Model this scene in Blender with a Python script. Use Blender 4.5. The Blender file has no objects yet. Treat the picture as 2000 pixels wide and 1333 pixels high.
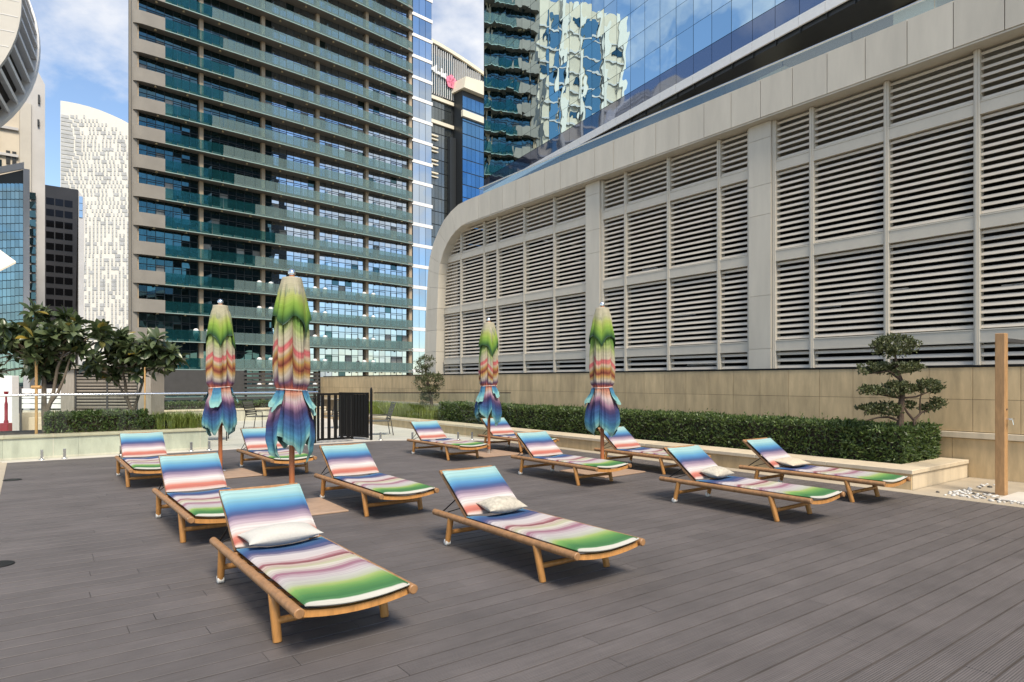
import bpy, math, random
from mathutils import Vector, Matrix, noise as mnoise

# ------------------------------------------------------------------ camera, sky, sun, exposure
R = math.radians
sc = bpy.context.scene
C = sc.collection
FPX, HOR, CAMH = 1270.0, 745.0, 1.5
cam = bpy.data.cameras.new('camera')
cam.sensor_width = 36.0
cam.lens = FPX / 2000 * 36.0
cam.shift_y = (HOR - 666.5) / 2000
cam.clip_end = 6000
camo = bpy.data.objects.new('camera', cam)
camo.location = (0, 0, CAMH)
camo.rotation_euler = (R(90), 0, 0)
C.objects.link(camo)
sc.camera = camo
sc.view_settings.view_transform = 'Standard'
sc.view_settings.look = 'None'
sc.view_settings.gamma = 1.0
sc.view_settings.exposure = 1.08
sc.cycles.use_denoising = True
sc.cycles.max_bounces = 8
sc.cycles.transparent_max_bounces = 24
sc.cycles.sample_clamp_indirect = 6.0
sc.cycles.caustics_reflective = False
sc.cycles.caustics_refractive = False

SUN_EL, SUN_AZ = 54.0, 155.0           # azimuth clockwise from +Y (view direction)
world = bpy.data.worlds.new('World')
sc.world = world
world.use_nodes = True
wn, wl = world.node_tree.nodes, world.node_tree.links
wn.clear()
wo = wn.new('ShaderNodeOutputWorld'); wb = wn.new('ShaderNodeBackground')
sky = wn.new('ShaderNodeTexSky'); sky.sky_type = 'NISHITA'; sky.sun_disc = False
sky.sun_elevation = R(SUN_EL); sky.sun_rotation = R(SUN_AZ)
sky.air_density = 1.0; sky.dust_density = 0.15; sky.ozone_density = 1.3
tc = wn.new('ShaderNodeTexCoord')
sp = wn.new('ShaderNodeSeparateXYZ'); wl.new(tc.outputs['Generated'], sp.inputs[0])
ad = wn.new('ShaderNodeMath'); ad.operation = 'ADD'; ad.inputs[1].default_value = 0.35
ab = wn.new('ShaderNodeMath'); ab.operation = 'ABSOLUTE'; wl.new(sp.outputs[2], ab.inputs[0]); wl.new(ab.outputs[0], ad.inputs[0])
dv = wn.new('ShaderNodeVectorMath'); dv.operation = 'DIVIDE'
cb = wn.new('ShaderNodeCombineXYZ')
for i in range(3): wl.new(ad.outputs[0], cb.inputs[i])
wl.new(tc.outputs['Generated'], dv.inputs[0]); wl.new(cb.outputs[0], dv.inputs[1])
mp = wn.new('ShaderNodeMapping'); mp.inputs['Location'].default_value = (9.96, 8.04, 1.82)
wl.new(dv.outputs[0], mp.inputs[0])
nz = wn.new('ShaderNodeTexNoise'); nz.inputs['Scale'].default_value = 1.75; nz.inputs['Detail'].default_value = 9
nz.inputs['Roughness'].default_value = 0.56
wl.new(mp.outputs[0], nz.inputs['Vector'])
cr = wn.new('ShaderNodeValToRGB')
cr.color_ramp.elements[0].position = 0.49; cr.color_ramp.elements[0].color = (0, 0, 0, 1)
cr.color_ramp.elements[1].position = 0.62; cr.color_ramp.elements[1].color = (1, 1, 1, 1)
wl.new(nz.outputs['Fac'], cr.inputs[0])
nz2 = wn.new('ShaderNodeTexNoise'); nz2.inputs['Scale'].default_value = 3.4; nz2.inputs['Detail'].default_value = 6
wl.new(mp.outputs[0], nz2.inputs['Vector'])
cc = wn.new('ShaderNodeMix'); cc.data_type = 'RGBA'
cc.inputs[6].default_value = (3.9, 4.05, 4.4, 1); cc.inputs[7].default_value = (6.1, 5.9, 5.6, 1)
wl.new(nz2.outputs['Fac'], cc.inputs[0])
mx = wn.new('ShaderNodeMix'); mx.data_type = 'RGBA'
wl.new(cr.outputs[0], mx.inputs[0]); wl.new(sky.outputs[0], mx.inputs[6]); wl.new(cc.outputs[2], mx.inputs[7])
wl.new(mx.outputs[2], wb.inputs[0]); wb.inputs[1].default_value = 0.10
wl.new(wb.outputs[0], wo.inputs[0])

sun = bpy.data.lights.new('sun', 'SUN')
sun.energy = 2.7; sun.angle = R(20); sun.color = (1.0, 0.90, 0.75)
suno = bpy.data.objects.new('sun', sun)
sd = Vector((math.sin(R(SUN_AZ)) * math.cos(R(SUN_EL)), math.cos(R(SUN_AZ)) * math.cos(R(SUN_EL)), math.sin(R(SUN_EL))))
suno.rotation_euler = (-sd).to_track_quat('-Z', 'Y').to_euler()
suno.location = sd * 60
C.objects.link(suno)

rnd = random.Random(7)
# ------------------------------------------------------------------ coordinate helpers
AN = R(36.8); CA, SA = math.cos(AN), math.sin(AN)
def D(u, v, z=0.0):                      # deck axes: u along the boards, v along the louvred facade
    return Vector((u * CA - v * SA, u * SA + v * CA, z))
def at(px, py, Y):                       # a point of the view at depth Y
    return Vector(((px - 1000) / FPX * Y, Y, CAMH + (HOR - py) / FPX * Y))
def proj(p):
    if p[1] < 0.05: return None
    return (1000 + FPX * p[0] / p[1], HOR - FPX * (p[2] - CAMH) / p[1])
def score(p, area):
    q = proj(p)
    if q is None or not (-60 < q[0] < 2060 and -60 < q[1] < 1400): return 0.0
    return area / max(p[1], .5) ** 2
def lin(r, g, b):
    f = lambda c: ((c / 255 + .055) / 1.055) ** 2.4 if c > 10 else c / 255 / 12.92
    return (f(r), f(g), f(b), 1)

# ------------------------------------------------------------------ materials
MATS = {}
def M(name, col, rough=.6, metal=0.0, var=.12, scale=4.0, stretch=(1, 1, 1), bump=0.0, bscale=60, rand=.0, spec=.5, trans=0.0):
    if name in MATS: return MATS[name]
    m = bpy.data.materials.new(name); m.use_nodes = True
    n, l = m.node_tree.nodes, m.node_tree.links
    b = n['Principled BSDF']
    b.inputs['Roughness'].default_value = rough; b.inputs['Metallic'].default_value = metal
    b.inputs['Specular IOR Level'].default_value = spec
    g = n.new('ShaderNodeNewGeometry')
    mpn = n.new('ShaderNodeMapping'); mpn.inputs['Scale'].default_value = stretch
    l.new(g.outputs['Position'], mpn.inputs[0])
    nt = n.new('ShaderNodeTexNoise'); nt.inputs['Scale'].default_value = scale; nt.inputs['Detail'].default_value = 6
    nt.inputs['Roughness'].default_value = .62
    l.new(mpn.outputs[0], nt.inputs['Vector'])
    mr = n.new('ShaderNodeMapRange'); mr.inputs['From Min'].default_value = .28; mr.inputs['From Max'].default_value = .72
    mr.inputs['To Min'].default_value = 1 - var; mr.inputs['To Max'].default_value = 1 + var
    l.new(nt.outputs['Fac'], mr.inputs['Value'])
    val = mr.outputs[0]
    if rand:
        oi = n.new('ShaderNodeObjectInfo'); ad2 = n.new('ShaderNodeMath'); ad2.operation = 'ADD'
        l.new(oi.outputs['Random'], ad2.inputs[0]); l.new(g.outputs['Random Per Island'], ad2.inputs[1])
        fr = n.new('ShaderNodeMath'); fr.operation = 'FRACT'; l.new(ad2.outputs[0], fr.inputs[0])
        mr2 = n.new('ShaderNodeMapRange'); mr2.inputs['To Min'].default_value = 1 - rand; mr2.inputs['To Max'].default_value = 1 + rand
        l.new(fr.outputs[0], mr2.inputs['Value'])
        mu = n.new('ShaderNodeMath'); mu.operation = 'MULTIPLY'; l.new(val, mu.inputs[0]); l.new(mr2.outputs[0], mu.inputs[1]); val = mu.outputs[0]
    vm = n.new('ShaderNodeVectorMath'); vm.operation = 'SCALE'; vm.inputs[0].default_value = col[:3]
    l.new(val, vm.inputs['Scale']); l.new(vm.outputs[0], b.inputs['Base Color'])
    if bump:
        nb = n.new('ShaderNodeTexNoise'); nb.inputs['Scale'].default_value = bscale; nb.inputs['Detail'].default_value = 4
        l.new(mpn.outputs[0], nb.inputs['Vector'])
        bp = n.new('ShaderNodeBump'); bp.inputs['Strength'].default_value = bump; bp.inputs['Distance'].default_value = .01
        l.new(nb.outputs['Fac'], bp.inputs['Height']); l.new(bp.outputs[0], b.inputs['Normal'])
    MATS[name] = m
    return m

def glassmirror(name, tint, dark, refl=.6, rough=.02, wave=.0, wscale=.5, rand=0.0):
    m = bpy.data.materials.new(name); m.use_nodes = True
    n, l = m.node_tree.nodes, m.node_tree.links
    out = n['Material Output']; n.remove(n['Principled BSDF'])
    gl = n.new('ShaderNodeBsdfGlossy'); gl.inputs['Color'].default_value = (*tint, 1); gl.inputs['Roughness'].default_value = rough
    df = n.new('ShaderNodeBsdfDiffuse'); df.inputs['Color'].default_value = (*dark, 1)
    mi = n.new('ShaderNodeMixShader')
    lw = n.new('ShaderNodeLayerWeight'); lw.inputs['Blend'].default_value = .35
    mr = n.new('ShaderNodeMapRange'); mr.inputs['To Min'].default_value = refl; mr.inputs['To Max'].default_value = 1.0
    l.new(lw.outputs['Fresnel'], mr.inputs['Value']); l.new(mr.outputs[0], mi.inputs[0])
    l.new(df.outputs[0], mi.inputs[1]); l.new(gl.outputs[0], mi.inputs[2]); l.new(mi.outputs[0], out.inputs[0])
    if rand:
        oi = n.new('ShaderNodeObjectInfo'); g2 = n.new('ShaderNodeNewGeometry')
        a2 = n.new('ShaderNodeMath'); a2.operation = 'ADD'; l.new(oi.outputs['Random'], a2.inputs[0]); l.new(g2.outputs['Random Per Island'], a2.inputs[1])
        f2 = n.new('ShaderNodeMath'); f2.operation = 'FRACT'; l.new(a2.outputs[0], f2.inputs[0])
        m2 = n.new('ShaderNodeMapRange'); m2.inputs['To Min'].default_value = 1 - rand; m2.inputs['To Max'].default_value = 1.0
        l.new(f2.outputs[0], m2.inputs['Value'])
        v2 = n.new('ShaderNodeVectorMath'); v2.operation = 'SCALE'; v2.inputs[0].default_value = tint; l.new(m2.outputs[0], v2.inputs['Scale'])
        l.new(v2.outputs[0], gl.inputs['Color'])
    if wave:
        g = n.new('ShaderNodeNewGeometry'); nb = n.new('ShaderNodeTexNoise'); nb.inputs['Scale'].default_value = wscale; nb.inputs['Detail'].default_value = 1
        l.new(g.outputs['Position'], nb.inputs['Vector'])
        bp = n.new('ShaderNodeBump'); bp.inputs['Strength'].default_value = 1.0; bp.inputs['Distance'].default_value = wave
        l.new(nb.outputs['Fac'], bp.inputs['Height']); l.new(bp.outputs[0], gl.inputs['Normal'])
    MATS[name] = m
    return m

def clearglass(name, tint=(.93, .97, .96), body=0.0, bodycol=(.2, .4, .38), ior=1.5, boost=0.0):
    m = bpy.data.materials.new(name); m.use_nodes = True
    n, l = m.node_tree.nodes, m.node_tree.links
    out = n['Material Output']; n.remove(n['Principled BSDF'])
    tr = n.new('ShaderNodeBsdfTransparent'); tr.inputs[0].default_value = (*tint, 1)
    gl = n.new('ShaderNodeBsdfGlossy'); gl.inputs['Roughness'].default_value = .01; gl.inputs['Color'].default_value = (.95, 1, 1, 1)
    fr = n.new('ShaderNodeFresnel'); fr.inputs[0].default_value = ior
    mr = n.new('ShaderNodeMapRange'); mr.inputs['To Min'].default_value = boost; mr.inputs['To Max'].default_value = 1
    l.new(fr.outputs[0], mr.inputs['Value'])
    ge = n.new('ShaderNodeNewGeometry'); iv = n.new('ShaderNodeMath'); iv.operation = 'SUBTRACT'; iv.inputs[0].default_value = 1.0
    l.new(ge.outputs['Backfacing'], iv.inputs[1])
    mf = n.new('ShaderNodeMath'); mf.operation = 'MULTIPLY'; l.new(iv.outputs[0], mf.inputs[0]); l.new(mr.outputs[0], mf.inputs[1])
    mi = n.new('ShaderNodeMixShader'); l.new(mf.outputs[0], mi.inputs[0]); l.new(gl.outputs[0], mi.inputs[2])
    if body:
        df = n.new('ShaderNodeBsdfDiffuse'); df.inputs[0].default_value = (*bodycol, 1)
        m2 = n.new('ShaderNodeMixShader'); m2.inputs[0].default_value = body
        l.new(tr.outputs[0], m2.inputs[1]); l.new(df.outputs[0], m2.inputs[2]); l.new(m2.outputs[0], mi.inputs[1])
    else:
        l.new(tr.outputs[0], mi.inputs[1])
    l.new(mi.outputs[0], out.inputs[0])
    MATS[name] = m
    return m

def ramp_mat(name, stops, rough=.85, streak=.034, gain=1.0, freq=45):
    """woven striped cloth: colour runs along uv.x"""
    m = bpy.data.materials.new(name); m.use_nodes = True
    n, l = m.node_tree.nodes, m.node_tree.links
    b = n['Principled BSDF']; b.inputs['Roughness'].default_value = rough; b.inputs['Specular IOR Level'].default_value = .2
    b.inputs['Sheen Weight'].default_value = .0
    uv = n.new('ShaderNodeUVMap'); uv.uv_map = 'weave'
    s = n.new('ShaderNodeSeparateXYZ'); l.new(uv.outputs[0], s.inputs[0])
    mpn = n.new('ShaderNodeMapping'); mpn.inputs['Scale'].default_value = (freq, .55, 1); l.new(uv.outputs[0], mpn.inputs[0])
    nt = n.new('ShaderNodeTexNoise'); nt.inputs['Scale'].default_value = 1; nt.inputs['Detail'].default_value = 5; l.new(mpn.outputs[0], nt.inputs['Vector'])
    mpw = n.new('ShaderNodeMapping'); mpw.inputs['Scale'].default_value = (2.0, 3.0, 1); l.new(uv.outputs[0], mpw.inputs[0])
    nw = n.new('ShaderNodeTexNoise'); nw.inputs['Scale'].default_value = 1; nw.inputs['Detail'].default_value = 2; l.new(mpw.outputs[0], nw.inputs['Vector'])
    sub = n.new('ShaderNodeMath'); sub.operation = 'MULTIPLY_ADD'; sub.inputs[1].default_value = streak * 4; sub.inputs[2].default_value = -streak * 2
    l.new(nt.outputs['Fac'], sub.inputs[0])
    sub2 = n.new('ShaderNodeMath'); sub2.operation = 'MULTIPLY_ADD'; sub2.inputs[1].default_value = .03; sub2.inputs[2].default_value = -.015
    l.new(nw.outputs['Fac'], sub2.inputs[0])
    a1 = n.new('ShaderNodeMath'); a1.operation = 'ADD'; l.new(s.outputs[0], a1.inputs[0]); l.new(sub.outputs[0], a1.inputs[1])
    a2 = n.new('ShaderNodeMath'); a2.operation = 'ADD'; l.new(a1.outputs[0], a2.inputs[0]); l.new(sub2.outputs[0], a2.inputs[1])
    fd_ = n.new('ShaderNodeMapRange'); fd_.inputs['From Min'].default_value = .93; fd_.inputs['From Max'].default_value = .965
    fd_.inputs['To Min'].default_value = 1.0; fd_.inputs['To Max'].default_value = 0.0; l.new(s.outputs[0], fd_.inputs['Value'])
    mxs = n.new('ShaderNodeMix'); mxs.data_type = 'FLOAT'; l.new(fd_.outputs[0], mxs.inputs[0]); l.new(s.outputs[0], mxs.inputs[2]); l.new(a2.outputs[0], mxs.inputs[3])
    rp = n.new('ShaderNodeValToRGB')
    el = rp.color_ramp.elements
    while len(el) > 1: el.remove(el[-1])
    el[0].position = stops[0][0]; el[0].color = [c * gain for c in lin(*stops[0][1])[:3]] + [1]
    for p, c in stops[1:]:
        e = el.new(p); e.color = [x * gain for x in lin(*c)[:3]] + [1]
    l.new(mxs.outputs[0], rp.inputs[0])
    mr = n.new('ShaderNodeMapRange'); mr.inputs['From Min'].default_value = .3; mr.inputs['From Max'].default_value = .7; mr.inputs['To Min'].default_value = .78; mr.inputs['To Max'].default_value = 1.12; l.new(nt.outputs['Fac'], mr.inputs['Value'])
    vm = n.new('ShaderNodeVectorMath'); vm.operation = 'SCALE'; l.new(rp.outputs[0], vm.inputs[0]); l.new(mr.outputs[0], vm.inputs['Scale'])
    hs_ = n.new('ShaderNodeHueSaturation'); hs_.inputs['Saturation'].default_value = .88; l.new(vm.outputs[0], hs_.inputs['Color'])
    l.new(hs_.outputs[0], b.inputs['Base Color'])
    nb = n.new('ShaderNodeTexNoise'); nb.inputs['Scale'].default_value = 260; g = n.new('ShaderNodeNewGeometry'); l.new(g.outputs['Position'], nb.inputs['Vector'])
    bp = n.new('ShaderNodeBump'); bp.inputs['Strength'].default_value = .25; bp.inputs['Distance'].default_value = .004
    l.new(nb.outputs['Fac'], bp.inputs['Height']); l.new(bp.outputs[0], b.inputs['Normal'])
    MATS[name] = m
    return m

def leafmat(name, c1, c2, rough=.45, dead=None):
    m = bpy.data.materials.new(name); m.use_nodes = True
    n, l = m.node_tree.nodes, m.node_tree.links
    b = n['Principled BSDF']; b.inputs['Roughness'].default_value = rough
    g = n.new('ShaderNodeNewGeometry'); oi = n.new('ShaderNodeObjectInfo')
    a = n.new('ShaderNodeMath'); a.operation = 'ADD'; l.new(g.outputs['Random Per Island'], a.inputs[0]); l.new(oi.outputs['Random'], a.inputs[1])
    f = n.new('ShaderNodeMath'); f.operation = 'FRACT'; l.new(a.outputs[0], f.inputs[0])
    rp = n.new('ShaderNodeValToRGB'); rp.color_ramp.elements[0].color = (*c1, 1); rp.color_ramp.elements[1].color = (*c2, 1)
    rp.color_ramp.elements[1].position = .975
    if dead: e = rp.color_ramp.elements.new(1.0); e.color = (*dead, 1)
    l.new(f.outputs[0], rp.inputs[0]); l.new(rp.outputs[0], b.inputs['Base Color'])
    tl = n.new('ShaderNodeBsdfTranslucent'); l.new(rp.outputs[0], tl.inputs[0])
    mi = n.new('ShaderNodeMixShader'); mi.inputs[0].default_value = .25
    out = n['Material Output']; l.new(b.outputs[0], mi.inputs[1]); l.new(tl.outputs[0], mi.inputs[2]); l.new(mi.outputs[0], out.inputs[0])
    MATS[name] = m
    return m

def boardmat():
    m = M('composite_board', (.099, .087, .084), .6, var=.20, scale=1.4, rand=.10)
    n, l = m.node_tree.nodes, m.node_tree.links
    b = n['Principled BSDF']
    g = n.new('ShaderNodeNewGeometry')
    dt = n.new('ShaderNodeVectorMath'); dt.operation = 'DOT_PRODUCT'; dt.inputs[1].default_value = (-SA, CA, 0)
    l.new(g.outputs['Position'], dt.inputs[0])
    mu = n.new('ShaderNodeMath'); mu.operation = 'MULTIPLY'; mu.inputs[1].default_value = 2 * math.pi / .0125; l.new(dt.outputs['Value'], mu.inputs[0])
    sn = n.new('ShaderNodeMath'); sn.operation = 'SINE'; l.new(mu.outputs[0], sn.inputs[0])
    # long streaks of wear along the board
    du = n.new('ShaderNodeVectorMath'); du.operation = 'DOT_PRODUCT'; du.inputs[1].default_value = (CA, SA, 0); l.new(g.outputs['Position'], du.inputs[0])
    cbx = n.new('ShaderNodeCombineXYZ')
    m1 = n.new('ShaderNodeMath'); m1.operation = 'MULTIPLY'; m1.inputs[1].default_value = 2.5; l.new(du.outputs['Value'], m1.inputs[0])
    m2 = n.new('ShaderNodeMath'); m2.operation = 'MULTIPLY'; m2.inputs[1].default_value = 90; l.new(dt.outputs['Value'], m2.inputs[0])
    l.new(m1.outputs[0], cbx.inputs[0]); l.new(m2.outputs[0], cbx.inputs[1])
    nt = n.new('ShaderNodeTexNoise'); nt.inputs['Scale'].default_value = 1; nt.inputs['Detail'].default_value = 4; l.new(cbx.outputs[0], nt.inputs['Vector'])
    mr = n.new('ShaderNodeMapRange'); mr.inputs['From Min'].default_value = .3; mr.inputs['From Max'].default_value = .7
    mr.inputs['To Min'].default_value = .84; mr.inputs['To Max'].default_value = 1.16; l.new(nt.outputs['Fac'], mr.inputs['Value'])
    # tops of the ridges are paler than the grooves
    rg = n.new('ShaderNodeMapRange'); rg.inputs['From Min'].default_value = -1; rg.inputs['To Min'].default_value = .86; rg.inputs['To Max'].default_value = 1.12
    l.new(sn.outputs[0], rg.inputs['Value'])
    mm = n.new('ShaderNodeMath'); mm.operation = 'MULTIPLY'; l.new(mr.outputs[0], mm.inputs[0]); l.new(rg.outputs[0], mm.inputs[1])
    old = b.inputs['Base Color'].links[0].from_socket
    vm = n.new('ShaderNodeVectorMath'); vm.operation = 'SCALE'; l.new(old, vm.inputs[0]); l.new(mm.outputs[0], vm.inputs['Scale'])
    l.new(vm.outputs[0], b.inputs['Base Color'])
    bp = n.new('ShaderNodeBump'); bp.inputs['Strength'].default_value = .55; bp.inputs['Distance'].default_value = .0022
    l.new(sn.outputs[0], bp.inputs['Height']); l.new(bp.outputs[0], b.inputs['Normal'])
    return m

def woodmat(name, col, rough=.5, var=.25, axis='uv', rand=.08):
    m = M(name, col, rough, var=var, scale=26, stretch=(1, 1, .22), bump=.12, bscale=120, rand=rand)
    return m

boardmat()
M('deck_base', (.010, .009, .009), .9)
M('travertine', (.50, .37, .205), .5, var=.22, scale=3.0, stretch=(2.2, 2.2, .5), bump=.06, bscale=40, rand=.13)
M('grout', (.16, .115, .065), .9)
M('travertine_light', (.55, .46, .33), .55, var=.12, scale=3.5, stretch=(2.2, 2.2, .5), rand=.07)
M('paving', (.40, .34, .255), .55, var=.12, scale=3, rand=.07)
M('pool_paving', (.56, .52, .46), .5, var=.1, scale=2, rand=.06)
M('planter_concrete', (.54, .50, .40), .6, var=.2, scale=2.4, stretch=(2, 2, .6), rand=.06)
M('panel', (.50, .46, .385), .5, var=.09, scale=2.2, stretch=(1.5, 1.5, .3), rand=.05)
M('slat', (.57, .51, .425), .45, var=.06, scale=3, rand=.05)
M('mullion', (.50, .46, .385), .45, var=.05)
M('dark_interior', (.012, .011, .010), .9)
M('black_metal', (.006, .006, .006), .5, var=.05, spec=.2)
M('dark_fence', (.045, .043, .042), .55, var=.15)
M('steel', (.62, .62, .60), .2, metal=1.0, var=.03)
M('chrome', (.75, .75, .74), .17, metal=1.0, var=.02)
M('soil', (.035, .026, .018), .95)
M('trunk', (.16, .125, .09), .85, var=.3, scale=18, bump=.4, bscale=40)
M('dark_trunk', (.075, .05, .035), .85, var=.3, scale=25, bump=.4, bscale=60)
woodmat('teak', (.50, .235, .07), .42)
woodmat('teak_worn', (.30, .155, .065), .5, .3)
woodmat('teak_pole', (.40, .135, .05), .38, .2)
woodmat('stake', (.50, .29, .11), .6)
woodmat('post_wood', (.42, .235, .10), .5, .22)
M('rubber_wheel', (.75, .73, .68), .45)
M('base_plate', (.36, .245, .17), .5, var=.15, scale=9, bump=.05)
M('pillow_white', (.47, .455, .415), .9, var=.06, scale=60, bump=.3, bscale=300)
M('pillow_speckled', (.44, .40, .325), .9, var=.28, scale=32, bump=.35, bscale=200)
M('pillow_beige', (.50, .42, .31), .9, var=.12, scale=40, bump=.3, bscale=200)
M('cord', (.72, .60, .55), .8)
M('cushion_under', (.72, .70, .62), .9)
M('concrete', (.235, .215, .185), .7, var=.1, scale=.5)
M('soffit', (.34, .31, .27), .8, var=.06, scale=.4)
M('column', (.42, .325, .22), .7, var=.08)
M('slab_edge', (.26, .36, .33), .4, var=.05)
M('frame_dark', (.025, .028, .03), .4)
M('white_paint', (.80, .79, .77), .6, var=.04)
M('cream', (.72, .66, .52), .6, var=.05, scale=.3)
M('pale_stone', (.66, .63, .56), .6, var=.04, scale=.05)  # one even pale colour of the stone itself
M('grey_stone', (.50, .49, .48), .6, var=.1, scale=.2)
M('disc_stone', (.52, .49, .43), .6, var=.08, scale=.3)
M('disc_fin', (.80, .79, .77), .5, var=.04)
M('disc_dark', (.035, .032, .03), .8, var=.2, scale=.6)
M('dark_facade', (.022, .020, .020), .35, var=.4, scale=.12)
M('cladding_grey', (.30, .265, .22), .6, var=.18, scale=9, stretch=(3, 3, .3))
M('red_paint', (.22, .01, .018), .35)
M('white_pebble', (.52, .50, .46), .6, var=.15, scale=20, rand=.2)
M('dark_pebble', (.06, .055, .05), .6)
M('pale_window', (.41, .41, .40), .4, var=.2, scale=.3)
M('ground', (.20, .19, .17), .9, var=.2, scale=.02)
M('asphalt', (.05, .05, .052), .9)
M('awning_cloth', (.72, .64, .53), .8, var=.05)
M('chair_mesh', (.10, .095, .085), .7)
M('lamp_warm', (.75, .60, .36), .4)
M('sign_white', (.85, .85, .82), .5)
M('sign_pink', (.80, .22, .32), .5)
M('sign_orange', (.80, .42, .12), .5)
M('tube_lamp', (.9, .9, .88), .3)
leafmat('hedge_leaf', (.028, .055, .013), (.125, .18, .048))
leafmat('hedge_leaf_tip', (.06, .11, .02), (.14, .20, .05))
leafmat('frangipani_leaf', (.042, .066, .024), (.12, .15, .068), .30, dead=(.28, .20, .03))
leafmat('topiary_leaf', (.035, .050, .016), (.14, .155, .065))
leafmat('grass_blade', (.10, .15, .02), (.24, .27, .06), .6)
glassmirror('tower_glass', (.68, .86, .92), (.012, .03, .045), .62, .006, wave=.006, wscale=.8, rand=.12)
glassmirror('spandrel_glass', (.38, .43, .54), (.05, .065, .11), .55, .03, wave=.01, wscale=.5)
glassmirror('flat_glass', (.74, .85, .95), (.01, .02, .03), .72, .01, wave=.02, wscale=.25, rand=.25)
glassmirror('flat_glass_dark', (.17, .31, .34), (.006, .010, .012), .5, .015, wave=.03, wscale=.3, rand=.35)
glassmirror('blue_glass', (.20, .44, .78), (.02, .07, .16), .45, .03, wave=.02, wscale=.3, rand=.25)
glassmirror('grey_glass', (.42, .46, .46), (.05, .055, .05), .4, .05, wave=.03, wscale=.2, rand=.3)
glassmirror('teal_glass', (.42, .62, .68), (.02, .05, .06), .5, .03, wave=.03, wscale=.2, rand=.3)
clearglass('clear_glass', (.93, .965, .955))
clearglass('parapet_glass', (.72, .84, .90), body=.10, bodycol=(.35, .5, .6), boost=.10)
clearglass('balcony_glass', (.40, .62, .64), body=.18, bodycol=(.02, .11, .125), boost=.10)
clearglass('sky_reflect_glass', (.56, .70, .70), body=.32, bodycol=(.25, .335, .325), boost=.09)  # pale body colour stands for bright sky reflected in the railings

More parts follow.
